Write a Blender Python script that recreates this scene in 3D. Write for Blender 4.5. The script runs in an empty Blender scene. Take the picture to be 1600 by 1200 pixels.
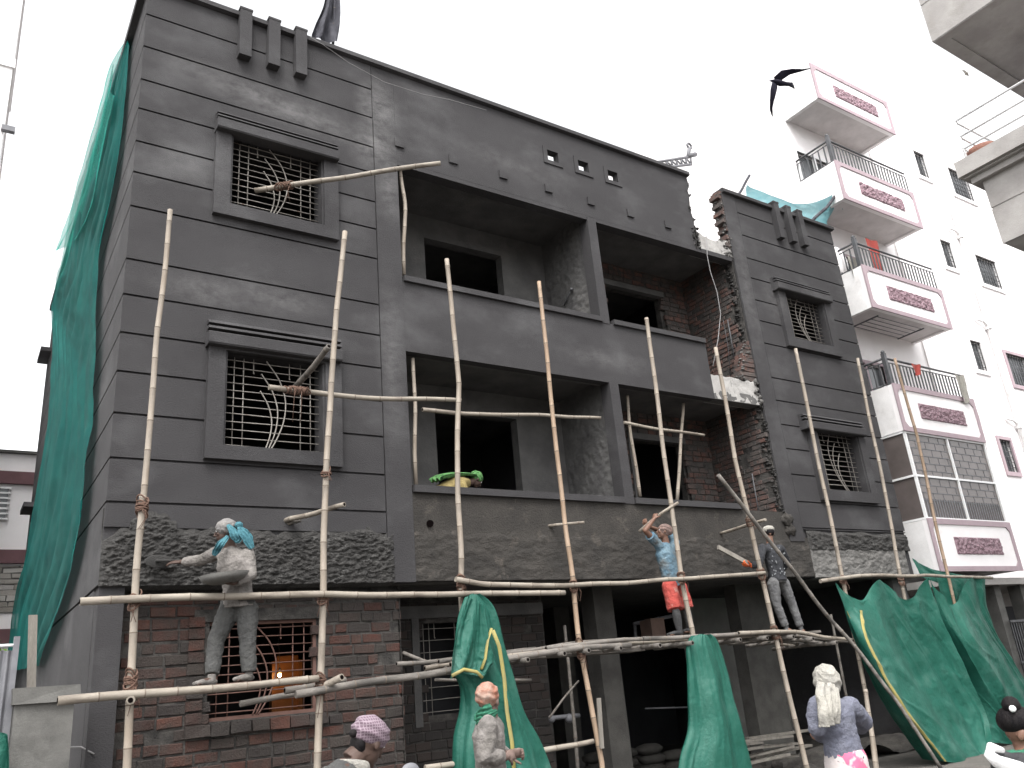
import bpy, math, random
from mathutils import Vector, Matrix, noise
random.seed(7)
R_ = math.radians
scene = bpy.context.scene
COL = scene.collection

# ------------------------------------------------------------------ camera, sky, sun, exposure
cam_d = bpy.data.cameras.new('camera'); cam = bpy.data.objects.new('camera', cam_d); COL.objects.link(cam)
FPX = 1287.9
YAW, PITCH, ROLL = R_(-34.969), R_(-19.805), R_(-5.248)
def rot_cv():
    base = Matrix(((1,0,0),(0,0,-1),(0,1,0)))
    ca, sa = math.cos(YAW), math.sin(YAW)
    Ry = Matrix(((ca,sa,0),(-sa,ca,0),(0,0,1)))
    cb, sb = math.cos(PITCH), math.sin(PITCH)
    Rx = Matrix(((1,0,0),(0,cb,-sb),(0,sb,cb)))
    cc, sc = math.cos(ROLL), math.sin(ROLL)
    Rz = Matrix(((cc,-sc,0),(sc,cc,0),(0,0,1)))
    return Rz @ Rx @ base @ Ry
RC = rot_cv()
CAM = Vector((0.0, -10.0, 1.6))
m3 = (Matrix(((1,0,0),(0,-1,0),(0,0,-1))) @ RC).transposed()
cam.matrix_world = Matrix.Translation(CAM) @ m3.to_4x4()
cam_d.sensor_fit = 'HORIZONTAL'; cam_d.sensor_width = 36.0; cam_d.lens = FPX / 1600 * 36
cam_d.clip_start = 0.05; cam_d.clip_end = 2000
scene.camera = cam

world = bpy.data.worlds.new('World'); scene.world = world; world.use_nodes = True
wn = world.node_tree; wn.nodes.clear()
SUN_EL, SUN_AZ = R_(58), R_(215)
sky = wn.nodes.new('ShaderNodeTexSky'); sky.sky_type = 'NISHITA'; sky.sun_disc = False
sky.sun_elevation = SUN_EL; sky.sun_rotation = SUN_AZ; sky.dust_density = 4; sky.air_density = 1
hs = wn.nodes.new('ShaderNodeHueSaturation'); hs.inputs['Saturation'].default_value = 0.06
bg = wn.nodes.new('ShaderNodeBackground'); bg.inputs['Strength'].default_value = 0.15
wo = wn.nodes.new('ShaderNodeOutputWorld')
wn.links.new(sky.outputs[0], hs.inputs['Color']); wn.links.new(hs.outputs[0], bg.inputs['Color']); wn.links.new(bg.outputs[0], wo.inputs['Surface'])
sd = bpy.data.lights.new('sun', 'SUN'); sd.energy = 0.8; sd.angle = R_(25); sd.color = (1.0, 0.97, 0.93)
sun = bpy.data.objects.new('sun', sd); COL.objects.link(sun)
sdir = Vector((math.sin(SUN_AZ)*math.cos(SUN_EL), math.cos(SUN_AZ)*math.cos(SUN_EL), math.sin(SUN_EL)))
sun.rotation_euler = sdir.to_track_quat('Z', 'Y').to_euler()
scene.view_settings.view_transform = 'Standard'; scene.view_settings.look = 'None'
scene.view_settings.exposure = 1.8; scene.view_settings.gamma = 1.0

# ------------------------------------------------------------------ survey helpers (points read off the photo, put on a real plane)
def at(px, py, Y):
    d = RC.transposed() @ Vector(((px-800)/FPX, (py-600)/FPX, 1.0)); t = (Y-CAM.y)/d.y
    return CAM + d*t
def atx(px, py, X):
    d = RC.transposed() @ Vector(((px-800)/FPX, (py-600)/FPX, 1.0)); t = (X-CAM.x)/d.x
    return CAM + d*t

# ------------------------------------------------------------------ materials
def nd(nt, t, **kw):
    n = nt.nodes.new(t)
    for k, v in kw.items():
        if k in n.inputs: n.inputs[k].default_value = v
        else: setattr(n, k, v)
    return n
def mat(name, c1, c2=None, scale=3.0, rough=0.85, bump=0.0, bscale=60, c3=None, c3s=0.8, c3lo=.55, c3hi=.75, grain=0.0, stretch=(1,1,1), metal=0, spec=0.3, bdist=0.01, translucent=0, alpha=1, island=None, stains=None):
    m = bpy.data.materials.new(name); m.use_nodes = True; nt = m.node_tree; L = nt.links
    b = nt.nodes['Principled BSDF']; out = nt.nodes['Material Output']
    tc = nd(nt, 'ShaderNodeTexCoord'); mp = nd(nt, 'ShaderNodeMapping'); mp.inputs['Scale'].default_value = stretch
    L.new(tc.outputs['Object'], mp.inputs['Vector']); V = mp.outputs[0]
    def noi(s, det=6, r=.6):
        n = nd(nt, 'ShaderNodeTexNoise'); n.inputs['Scale'].default_value = s; n.inputs['Detail'].default_value = det; n.inputs['Roughness'].default_value = r
        L.new(V, n.inputs['Vector']); return n.outputs['Fac']
    def ramp(f, lo, hi):
        r = nd(nt, 'ShaderNodeMapRange'); r.inputs[1].default_value = lo; r.inputs[2].default_value = hi; L.new(f, r.inputs[0]); return r.outputs[0]
    def mix(f, a, c, mode='MIX'):
        x = nd(nt, 'ShaderNodeMix', data_type='RGBA', blend_type=mode)
        if isinstance(f, float): x.inputs[0].default_value = f
        else: L.new(f, x.inputs[0])
        for i, q in ((6, a), (7, c)):
            if isinstance(q, tuple): x.inputs[i].default_value = (*q, 1)
            else: L.new(q, x.inputs[i])
        return x.outputs[2]
    c = c1
    if island:
        g = nd(nt, 'ShaderNodeNewGeometry'); cr = nd(nt, 'ShaderNodeValToRGB'); els = cr.color_ramp
        els.interpolation = 'CONSTANT'
        while len(els.elements) < len(island): els.elements.new(.5)
        for i, k in enumerate(island):
            els.elements[i].position = i/len(island); els.elements[i].color = (*k, 1)
        L.new(g.outputs['Random Per Island'], cr.inputs[0]); c = cr.outputs[0]
    if c2: c = mix(ramp(noi(scale), .35, .65), c, c2)
    if c3: c = mix(ramp(noi(c3s, 5), c3lo, c3hi), c, c3)
    if stains:
        tot = None
        for (sx, sz, rx, rz, ang, k) in stains:
            m2 = nd(nt, 'ShaderNodeMapping'); m2.vector_type = 'TEXTURE'; m2.inputs['Location'].default_value = (sx-1.34, 0, sz+.28); m2.inputs['Rotation'].default_value = (0, ang, 0); m2.inputs['Scale'].default_value = (rx, 50, rz)
            L.new(tc.outputs['Object'], m2.inputs['Vector']); ln = nd(nt, 'ShaderNodeVectorMath', operation='LENGTH'); L.new(m2.outputs[0], ln.inputs[0])
            q = nd(nt, 'ShaderNodeMapRange'); q.inputs[1].default_value = 1; q.inputs[2].default_value = 0; q.inputs[4].default_value = k; L.new(ln.outputs['Value'], q.inputs[0])
            if tot is None: tot = q.outputs[0]
            else:
                mx = nd(nt, 'ShaderNodeMath', operation='MAXIMUM'); L.new(tot, mx.inputs[0]); L.new(q.outputs[0], mx.inputs[1]); tot = mx.outputs[0]
        ml = nd(nt, 'ShaderNodeMath', operation='MULTIPLY'); L.new(tot, ml.inputs[0]); L.new(ramp(noi(4.5, 7, .7), .32, .62), ml.inputs[1])
        c = mix(ml.outputs[0], c, (.125,.122,.122))
    if grain:
        gr = ramp(noi(180, 3, .7), .3, .7)
        mr = nd(nt, 'ShaderNodeMapRange'); mr.inputs[3].default_value = 1-grain; mr.inputs[4].default_value = 1+grain; L.new(gr, mr.inputs[0])
        cc = nd(nt, 'ShaderNodeCombineColor')
        for i in range(3): L.new(mr.outputs[0], cc.inputs[i])
        c = mix(1.0, c, cc.outputs[0], 'MULTIPLY')
    if isinstance(c, tuple): b.inputs['Base Color'].default_value = (*c, 1)
    else: L.new(c, b.inputs['Base Color'])
    b.inputs['Roughness'].default_value = rough; b.inputs['Metallic'].default_value = metal
    b.inputs['Specular IOR Level'].default_value = spec
    if bump:
        bn = nd(nt, 'ShaderNodeBump'); bn.inputs['Strength'].default_value = bump; bn.inputs['Distance'].default_value = bdist
        L.new(noi(bscale, 8, .65), bn.inputs['Height']); L.new(bn.outputs[0], b.inputs['Normal'])
    if translucent or alpha < 1:
        sh = b.outputs[0]
        if translucent:
            tr = nd(nt, 'ShaderNodeBsdfTranslucent'); ms = nd(nt, 'ShaderNodeMixShader'); ms.inputs[0].default_value = translucent
            if isinstance(c, tuple): tr.inputs[0].default_value = (*c, 1)
            else: L.new(c, tr.inputs[0])
            L.new(sh, ms.inputs[1]); L.new(tr.outputs[0], ms.inputs[2]); sh = ms.outputs[0]
        if alpha < 1:
            tp = nd(nt, 'ShaderNodeBsdfTransparent'); ms = nd(nt, 'ShaderNodeMixShader'); ms.inputs[0].default_value = 1-alpha
            L.new(sh, ms.inputs[1]); L.new(tp.outputs[0], ms.inputs[2]); sh = ms.outputs[0]
        L.new(sh, out.inputs['Surface'])
    return m
def emis(name, col, s):
    m = bpy.data.materials.new(name); m.use_nodes = True; b = m.node_tree.nodes['Principled BSDF']
    b.inputs['Emission Color'].default_value = (*col, 1); b.inputs['Emission Strength'].default_value = s; b.inputs['Base Color'].default_value = (*col, 1)
    return m

M = {}
M['plaster'] = mat('dark_cement_plaster', (.030,.0285,.0300), (.038,.0365,.038), 1.3, .9, .8, 55, c3=(.085,.084,.086), c3s=.75, c3lo=.50, c3hi=.85, grain=.5, bdist=.012, stretch=(.8,1,1.3), stains=[(3.2,9.95,2.0,.35,.12,.8),(4.85,10.5,.45,.7,0,1),(4.75,9.75,.5,.6,.3,1),(5.0,9.1,.3,.8,0,.7),(2.3,6.7,.8,.3,0,.6),(3.2,6.75,.9,.3,0,.6),(2.0,8.5,.7,.4,0,.45),(4.9,6.2,.25,1.6,0,.5),(13.2,9.0,.3,2.0,0,.5),(14.0,8.8,.4,.7,0,.5),(9.0,6.7,1.5,.25,0,.4),(7.5,10.2,1.6,.3,0,.35)])
M['plaster_in'] = mat('inner_cement_plaster', (.068,.066,.066), (.10,.098,.095), 2.2, .95, .9, 35, c3=(.11,.105,.10), c3s=1.3, c3lo=.55, c3hi=.72, grain=.3, bdist=.012)
M['plaster_brown'] = mat('coarse_cement_render', (.026,.024,.022), (.042,.038,.034), 2.5, .95, 1.0, 45, c3=(.085,.074,.064), c3s=3.2, c3lo=.58, c3hi=.74, grain=.4, bdist=.02)
M['rough'] = mat('wet_rough_render', (.022,.021,.020), (.036,.034,.032), 5, .7, 1.0, 70, c3=(.07,.068,.065), c3s=14, c3lo=.55, c3hi=.7, grain=.4, bdist=.02)
M['grey_rough'] = mat('grey_splatter_render', (.09,.087,.083), (.14,.135,.128), 5, .95, 1, 50, grain=.4, bdist=.015)
M['pale'] = mat('broken_pale_concrete', (.27,.26,.25), (.34,.33,.315), 4, .95, .7, 50, c3=(.14,.135,.13), c3s=5, c3lo=.62, c3hi=.7, grain=.25, bdist=.02)
M['concrete'] = mat('grey_concrete', (.075,.073,.069), (.115,.112,.105), 3, .9, .6, 50, c3=(.05,.048,.045), c3s=2, grain=.2)
M['mortar'] = mat('dark_mortar', (.022,.021,.020), (.070,.065,.060), 6, .95, 1, 40, grain=.3, bdist=.02)
BR = [(.070,.030,.023),(.055,.026,.021),(.042,.033,.030),(.062,.030,.024),(.034,.029,.028),(.080,.036,.027),(.048,.037,.033),(.030,.025,.024),(.064,.032,.026),(.050,.030,.026),(.038,.031,.029)]
M['brick'] = mat('old_red_brick', (.1,.04,.03), None, island=BR, rough=.95, bump=1, bscale=45, c3=(.042,.037,.033), c3s=4, c3lo=.36, c3hi=.70, grain=.35, bdist=.02)
BR2 = [(.115,.064,.052),(.095,.058,.050),(.085,.065,.058),(.105,.058,.048),(.078,.066,.061)]
M['brick_in'] = mat('mortar_smeared_brick', (.1,.05,.04), None, island=BR2, rough=.95, bump=1, bscale=45, c3=(.05,.047,.045), c3s=6, c3lo=.42, c3hi=.62, grain=.35, bdist=.02)
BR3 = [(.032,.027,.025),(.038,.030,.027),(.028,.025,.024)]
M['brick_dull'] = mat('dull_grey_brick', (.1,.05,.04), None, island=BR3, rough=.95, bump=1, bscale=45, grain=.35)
M['bamboo'] = mat('dry_bamboo', (.205,.17,.135), (.26,.23,.195), 9, .65, .35, 60, c3=(.11,.09,.07), c3s=9, c3lo=.52, c3hi=.78, grain=.1, stretch=(1,1,.25))
M['bamboo_h'] = mat('weathered_bamboo_rail', (.235,.21,.175), (.165,.14,.115), 9, .65, .35, 60, c3=(.10,.085,.07), c3s=9, c3lo=.52, c3hi=.75, grain=.1, stretch=(.25,1,1))
M['bamboo_d'] = mat('cement_stained_bamboo', (.10,.09,.08), (.16,.145,.13), 9, .8, .5, 60, c3=(.06,.055,.05), c3s=6, c3lo=.5, c3hi=.65, grain=.2, stretch=(.3,1,1))
M['bamboo_t'] = mat('tan_bamboo', (.22,.155,.105), (.27,.20,.145), 9, .6, .25, 60, grain=.1, stretch=(1,1,.25))
M['node'] = mat('bamboo_joint', (.085,.065,.050), (.14,.115,.09), 14, .7)
M['hollow'] = mat('painted_hole_shade', (.004,.003,.003), spec=0)  # near-black colour painted in place of the shade inside open ends
M['rope'] = mat('coir_rope', (.08,.045,.033), (.13,.08,.06), 30, .95, 1, 120)
M['steel'] = mat('grille_steel', (.24,.225,.205), (.17,.155,.14), 12, .6, .2, 60, c3=(.14,.10,.08), c3s=8, c3lo=.6, c3hi=.7)
M['rust'] = mat('red_oxide_steel', (.11,.06,.048), (.085,.045,.036), 10, .7, .2, 60)
M['white'] = mat('white_wall_paint', (.84,.815,.815), (.78,.755,.755), 1.2, .8, .25, 80, c3=(.66,.63,.62), c3s=1.6, c3lo=.62, c3hi=.85)
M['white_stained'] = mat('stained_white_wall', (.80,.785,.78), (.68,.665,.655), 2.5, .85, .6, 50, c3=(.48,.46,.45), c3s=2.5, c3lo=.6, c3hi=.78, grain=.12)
M['pink'] = mat('mauve_trim_paint', (.38,.30,.325), (.34,.265,.29), 5, .7, .2, 60)
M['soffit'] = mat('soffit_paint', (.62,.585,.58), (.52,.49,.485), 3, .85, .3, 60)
def relief():
    m = mat('mauve_relief_panel', (.20,.11,.135), (.36,.27,.30), 26, .8, 1, 25, bdist=.04); return m
M['relief'] = relief()
M['black_metal'] = mat('black_railing_paint', (.05,.052,.056), (.09,.09,.095), 8, .45, .1, 60)
M['grey_metal'] = mat('grey_metal', (.15,.15,.16), (.11,.11,.12), 6, .5, .2, 60)
M['alu'] = mat('white_window_frame', (.75,.75,.75), rough=.4)
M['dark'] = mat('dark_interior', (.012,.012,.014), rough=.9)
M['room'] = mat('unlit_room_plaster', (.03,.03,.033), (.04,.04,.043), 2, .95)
M['glass'] = mat('dusty_window_glass', (.06,.065,.07), (.09,.095,.1), 2, .18, spec=.6)
M['green'] = mat('green_tarpaulin', (.009,.078,.054), (.020,.120,.088), 2.2, .5, .7, 20, c3=(.065,.15,.12), c3s=2.2, c3lo=.55, c3hi=.82, bdist=.02, translucent=.25, grain=.08)
M['yellow'] = mat('yellow_stripe_cloth', (.33,.28,.09), (.26,.23,.10), 8, .7, .4, 40, translucent=.2)
M['net'] = mat('teal_shade_net', (.0,.11,.10), (.008,.16,.14), 1.5, .7, .5, 30, translucent=.55, alpha=.85, grain=.1)
M['net_thin'] = mat('thin_teal_net', (.02,.30,.24), (.04,.36,.29), 30, .8, .3, 90, translucent=.6, alpha=.62, grain=.3)
M['tarp'] = mat('pale_teal_tarp', (.13,.33,.37), (.20,.40,.43), 3, .6, .4, 20, c3=(.32,.52,.55), c3s=2, translucent=.4, alpha=.93)
M['black_cloth'] = mat('dark_grey_cloth', (.03,.03,.038), (.055,.055,.065), 5, .9, .5, 30)
M['wire'] = mat('cable', (.14,.14,.16)); M['wire_l'] = mat('pale_cord', (.20,.195,.195))
M['wood'] = mat('weathered_wood', (.12,.11,.095), (.18,.165,.145), 6, .85, .6, 40, stretch=(1,1,.1), grain=.2)
M['ground'] = mat('dusty_road', (.075,.07,.064), (.11,.10,.09), 2, .95, 1, 30, c3=(.08,.075,.07), c3s=.6, grain=.3, bdist=.02)
M['rubble'] = mat('rubble', (.035,.032,.03), (.065,.06,.054), 5, .95, 1, 25, bdist=.03)
M['corner'] = mat('unpainted_cement_balcony', (.27,.255,.245), (.35,.335,.32), 2, .9, .6, 40, c3=(.25,.235,.22), c3s=1.6, c3lo=.55, c3hi=.75, grain=.15)
M['corner_l'] = mat('light_cement_soffit', (.48,.48,.50), (.54,.54,.56), 2, .9, .3, 60)
M['maroon'] = mat('maroon_band', (.15,.08,.088), (.12,.065,.07), 3, .8)
M['skin'] = mat('brown_skin', (.115,.060,.041), (.14,.075,.052), 12, .55, .2, 120)
M['skin_dusty'] = mat('dusty_brown_skin', (.15,.105,.09), (.10,.065,.052), 14, .7, .3, 90)
M['skin_dark'] = mat('dark_brown_skin', (.048,.029,.023), (.065,.04,.031), 12, .6, .2, 90)
M['hair'] = mat('black_hair', (.006,.005,.006), (.012,.010,.010), 40, .6, .8, 110, stretch=(1,1,.2), spec=.12)
def fab(name, a, b, s=9, c3=None, **k): return mat(name, a, b, s, .9, 1.0, 30, c3=c3, c3s=k.pop('c3s', 6), bdist=.022, grain=.18, **k)
M['shirt_beige'] = fab('dusty_beige_shirt', (.185,.17,.16), (.125,.115,.105), 9, c3=(.06,.056,.052), c3lo=.55, c3hi=.8)
M['trouser_grey'] = fab('dusty_grey_trousers', (.065,.065,.062), (.045,.045,.045), 6, c3=(.12,.115,.105), c3lo=.55, c3hi=.8)
M['tee_blue'] = fab('faded_blue_tshirt', (.08,.155,.215), (.125,.18,.21), 5, c3=(.11,.105,.095), c3lo=.52, c3hi=.72, c3s=4)
M['short_red'] = fab('coral_red_shorts', (.33,.055,.045), (.27,.05,.04), 6, c3=(.36,.22,.19), c3lo=.55, c3hi=.75)
M['sock_grey'] = fab('grey_leggings', (.07,.07,.073), (.11,.11,.11), 10)
M['dark_top'] = fab('dark_printed_shirt', (.022,.023,.027), (.035,.036,.04), 8)
M['dots'] = mat('pale_print', (.22,.23,.24))
M['jeans'] = fab('grey_jeans', (.085,.085,.088), (.13,.13,.13), 7)
M['orange'] = fab('orange_glove', (.60,.12,.035), (.45,.09,.035), 12)
M['cyan_scarf'] = fab('turquoise_scarf', (.040,.125,.155), (.065,.175,.205), 12)
M['wrap_beige'] = fab('dusty_grey_headwrap', (.18,.17,.16), (.13,.125,.125), 10)
M['wrap_peach'] = fab('peach_headwrap', (.24,.085,.05), (.30,.22,.18), 11, c3=(.05,.10,.06), c3lo=.58, c3hi=.7)
M['green_scarf'] = fab('dark_green_scarf', (.018,.10,.06), (.03,.14,.085), 12)
M['wrap_white'] = fab('cream_headscarf', (.31,.295,.26), (.23,.22,.20), 10)
M['wrap_green'] = fab('bright_green_headscarf', (.05,.15,.045), (.11,.25,.09), 30, c3=(.015,.06,.02), c3s=16, c3lo=.55, c3hi=.65)
M['yellow_shirt'] = fab('mustard_shirt', (.26,.205,.085), (.20,.155,.065), 10)
M['lilac'] = fab('lilac_grey_shirt', (.105,.11,.145), (.145,.15,.185), 8)
def checked():
    m = bpy.data.materials.new('mauve_checked_headwrap'); m.use_nodes = True; nt = m.node_tree; L = nt.links; b = nt.nodes['Principled BSDF']
    tc = nd(nt, 'ShaderNodeTexCoord'); prev = None
    for d in ('X', 'Z'):
        w = nd(nt, 'ShaderNodeTexWave'); w.wave_type = 'BANDS'; w.bands_direction = d; w.inputs['Scale'].default_value = 22; w.inputs['Distortion'].default_value = 3; w.inputs['Detail'].default_value = 1
        L.new(tc.outputs['Object'], w.inputs['Vector'])
        r = nd(nt, 'ShaderNodeMapRange'); r.inputs[1].default_value = .75; r.inputs[2].default_value = .95; L.new(w.outputs['Fac'], r.inputs[0])
        x = nd(nt, 'ShaderNodeMix', data_type='RGBA'); L.new(r.outputs[0], x.inputs[0])
        if prev is None: x.inputs[6].default_value = (.095,.062,.082,1)
        else: L.new(prev, x.inputs[6])
        x.inputs[7].default_value = (.20,.155,.18,1); prev = x.outputs[2]
    L.new(prev, b.inputs['Base Color']); b.inputs['Roughness'].default_value = .9
    return m
M['wrap_mauve'] = checked()
def floral():
    m = bpy.data.materials.new('white_skirt_with_pink_blue_print'); m.use_nodes = True; nt = m.node_tree; L = nt.links; b = nt.nodes['Principled BSDF']
    tc = nd(nt, 'ShaderNodeTexCoord'); prev = None
    for (off, col, sc, lo) in (((0,0,0),(.48,.10,.18),5,.60),((3.3,1,2),(.05,.14,.24),4,.62),((7,2,5),(.05,.05,.06),16,.66)):
        mp = nd(nt, 'ShaderNodeMapping'); mp.inputs['Location'].default_value = off; L.new(tc.outputs['Object'], mp.inputs[0])
        n = nd(nt, 'ShaderNodeTexNoise'); n.inputs['Scale'].default_value = sc; n.inputs['Detail'].default_value = 3; L.new(mp.outputs[0], n.inputs[0])
        r = nd(nt, 'ShaderNodeMapRange'); r.inputs[1].default_value = lo-.03; r.inputs[2].default_value = lo; L.new(n.outputs['Fac'], r.inputs[0])
        x = nd(nt, 'ShaderNodeMix', data_type='RGBA'); L.new(r.outputs[0], x.inputs[0])
        if prev is None: x.inputs[6].default_value = (.42,.38,.37,1)
        else: L.new(prev, x.inputs[6])
        x.inputs[7].default_value = (*col,1); prev = x.outputs[2]
    L.new(prev, b.inputs['Base Color']); b.inputs['Roughness'].default_value = .9
    return m
M['floral'] = floral()

# ------------------------------------------------------------------ mesh builder
class MB:
    def __init__(s): s.v = []; s.f = []; s.m = []; s.sm = []
    def add(s, vs, fs, mi=0, smooth=False):
        o = len(s.v); s.v += [Vector(v) for v in vs]
        for f in fs: s.f.append([i+o for i in f]); s.m.append(mi); s.sm.append(smooth)
    def box(s, x0, x1, y0, y1, z0, z1, mi=0, j=0):
        vs = [(x,y,z) for x in (x0,x1) for y in (y0,y1) for z in (z0,z1)]
        if j: vs = [tuple(c+random.uniform(-j,j) for c in v) for v in vs]
        s.add(vs, [(0,1,3,2),(4,6,7,5),(0,4,5,1),(2,3,7,6),(0,2,6,4),(1,5,7,3)], mi)
    def obox(s, c, ax, ay, az, mi=0):
        c, ax, ay, az = map(Vector, (c, ax, ay, az))
        vs = [c+ax*i+ay*j+az*k for i in (-1,1) for j in (-1,1) for k in (-1,1)]
        s.add(vs, [(0,1,3,2),(4,6,7,5),(0,4,5,1),(2,3,7,6),(0,2,6,4),(1,5,7,3)], mi)
    def prism(s, prof, axis, a0, a1, mi=0):   # prof in the two other axes, extruded along axis
        n = len(prof)
        def mk(p, a):
            return (a,p[0],p[1]) if axis == 0 else ((p[0],a,p[1]) if axis == 1 else (p[0],p[1],a))
        vs = [mk(p,a0) for p in prof]+[mk(p,a1) for p in prof]
        s.add(vs, [tuple(range(n)), tuple(range(2*n-1,n-1,-1))]+[(i,i+n,(i+1)%n+n,(i+1)%n) for i in range(n)], mi)
    def tube(s, pts, rad, n=8, mi=0, caps=True, flat=None, smooth=True):
        # rad: number or list of numbers / (a,b) pairs; flat: lateral axis for the a radius
        pts = [Vector(p) for p in pts]; k = len(pts)
        if not isinstance(rad, list): rad = [rad]*k
        vs = []; ref = None
        for i, p in enumerate(pts):
            t = (pts[min(i+1,k-1)]-pts[max(i-1,0)])
            t = t.normalized() if t.length > 1e-9 else Vector((0,0,1))
            if flat is not None: u = Vector(flat)-t*Vector(flat).dot(t)
            elif ref is None: u = t.orthogonal()
            else: u = ref-t*ref.dot(t)
            if u.length < 1e-6: u = t.orthogonal()
            u.normalize(); ref = u; w = t.cross(u)
            a, b = rad[i] if isinstance(rad[i], tuple) else (rad[i], rad[i])
            for q in range(n):
                an = 2*math.pi*q/n; vs.append(p+u*(a*math.cos(an))+w*(b*math.sin(an)))
        fs = [(i*n+q, i*n+(q+1)%n, (i+1)*n+(q+1)%n, (i+1)*n+q) for i in range(k-1) for q in range(n)]
        s.add(vs, fs, mi, smooth)
        if caps:
            o = len(s.v)-k*n
            s.f.append([o+q for q in range(n)][::-1]); s.m.append(mi); s.sm.append(False)
            s.f.append([o+(k-1)*n+q for q in range(n)]); s.m.append(mi); s.sm.append(False)
    def ell(s, c, r, R=None, n=14, mi=0, fn=None):
        c = Vector(c); r = r if isinstance(r, tuple) else (r,r,r); R = R or Matrix.Identity(3)
        vs = []; h = n//2+2
        for i in range(1, h):
            th = math.pi*i/h
            for q in range(n):
                ph = 2*math.pi*q/n; d = Vector((math.sin(th)*math.cos(ph), math.sin(th)*math.sin(ph), math.cos(th)))
                k = fn(d) if fn else 1
                vs.append(c+R@Vector((d.x*r[0]*k, d.y*r[1]*k, d.z*r[2]*k)))
        top = len(vs); vs.append(c+R@Vector((0,0,r[2]))); vs.append(c+R@Vector((0,0,-r[2])))
        fs = [(i*n+q,(i+1)*n+q,(i+1)*n+(q+1)%n,i*n+(q+1)%n) for i in range(h-2) for q in range(n)]
        fs += [(top,q,(q+1)%n) for q in range(n)]+[(top+1,(h-2)*n+(q+1)%n,(h-2)*n+q) for q in range(n)]
        s.add(vs, fs, mi, True)
    def grid(s, fn, nu, nv, mi=0, mfn=None, smooth=True):
        vs = [fn(i/nu, j/nv) for i in range(nu+1) for j in range(nv+1)]; o = len(s.v); s.v += [Vector(v) for v in vs]
        for i in range(nu):
            for j in range(nv):
                a = o+i*(nv+1)+j; s.f.append([a, a+nv+1, a+nv+2, a+1]); s.m.append(mfn(i/nu, j/nv) if mfn else mi); s.sm.append(smooth)
    def build(s, name, mats, parent=None, base=None):
        if not isinstance(mats, (list, tuple)): mats = [mats]
        if parent is not None:
            b = Vector(parent['_b'])
        elif base is not None: b = Vector(base)
        else:
            xs = [v.x for v in s.v]; ys = [v.y for v in s.v]; zs = [v.z for v in s.v]
            b = Vector(((min(xs)+max(xs))/2, (min(ys)+max(ys))/2, min(zs)))
        me = bpy.data.meshes.new(name); me.from_pydata([v-b for v in s.v], [], s.f)
        for m in mats: me.materials.append(M[m] if isinstance(m, str) else m)
        me.polygons.foreach_set('material_index', s.m); me.polygons.foreach_set('use_smooth', s.sm); me.update()
        o = bpy.data.objects.new(name, me); COL.objects.link(o); o['_b'] = tuple(b)
        if parent is not None: o.parent = parent
        else: o.location = b
        return o
def sub(o, parent):     # give a sub-part's builder the base of its thing
    return o
def empty(name, base, label, cat, group=None):
    o = bpy.data.objects.new(name, None); COL.objects.link(o); o.location = base; o['_b'] = tuple(base); o.empty_display_size = .2
    return tag(o, label, cat, group)
def tag(o, label=None, cat=None, group=None, kind=None):
    if label: o['label'] = label
    if cat: o['category'] = cat
    if group: o['group'] = group
    if kind: o['kind'] = kind
    return o
def copy_tree(o, off=None, parent=None):
    c = o.copy(); COL.objects.link(c)
    if parent is not None: c.parent = parent
    if off is not None: c.location = o.location+Vector(off)
    for ch in list(o.children): copy_tree(ch, None, c)
    return c
def N(x, y, z, s=1): return noise.noise(Vector((x*s, y*s, z*s)))
def fbm(x, y, z, s, o=4): return noise.fractal(Vector((x*s, y*s, z*s)), .9, 2.1, o)
def rects_minus(x0, x1, z0, z1, holes):
    xs = sorted({x0,x1}|{h[i] for h in holes for i in (0,1) if x0 < h[i] < x1}); zs = sorted({z0,z1}|{h[i] for h in holes for i in (2,3) if z0 < h[i] < z1})
    out = []
    for a, b in zip(xs, xs[1:]):
        run = None
        for c, d in zip(zs, zs[1:]):
            cx, cz = (a+b)/2, (c+d)/2
            solid = not any(h[0] < cx < h[1] and h[2] < cz < h[3] for h in holes)
            if solid: run = (run[0], d) if run else (c, d)
            if (not solid) and run: out.append((a,b,*run)); run = None
        if run: out.append((a,b,*run))
    return out
def wall_xz(mb, x0, x1, y0, y1, z0, z1, holes=(), mi=0):
    for a,b,c,d in rects_minus(x0,x1,z0,z1,holes): mb.box(a,b,y0,y1,c,d,mi)
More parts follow.
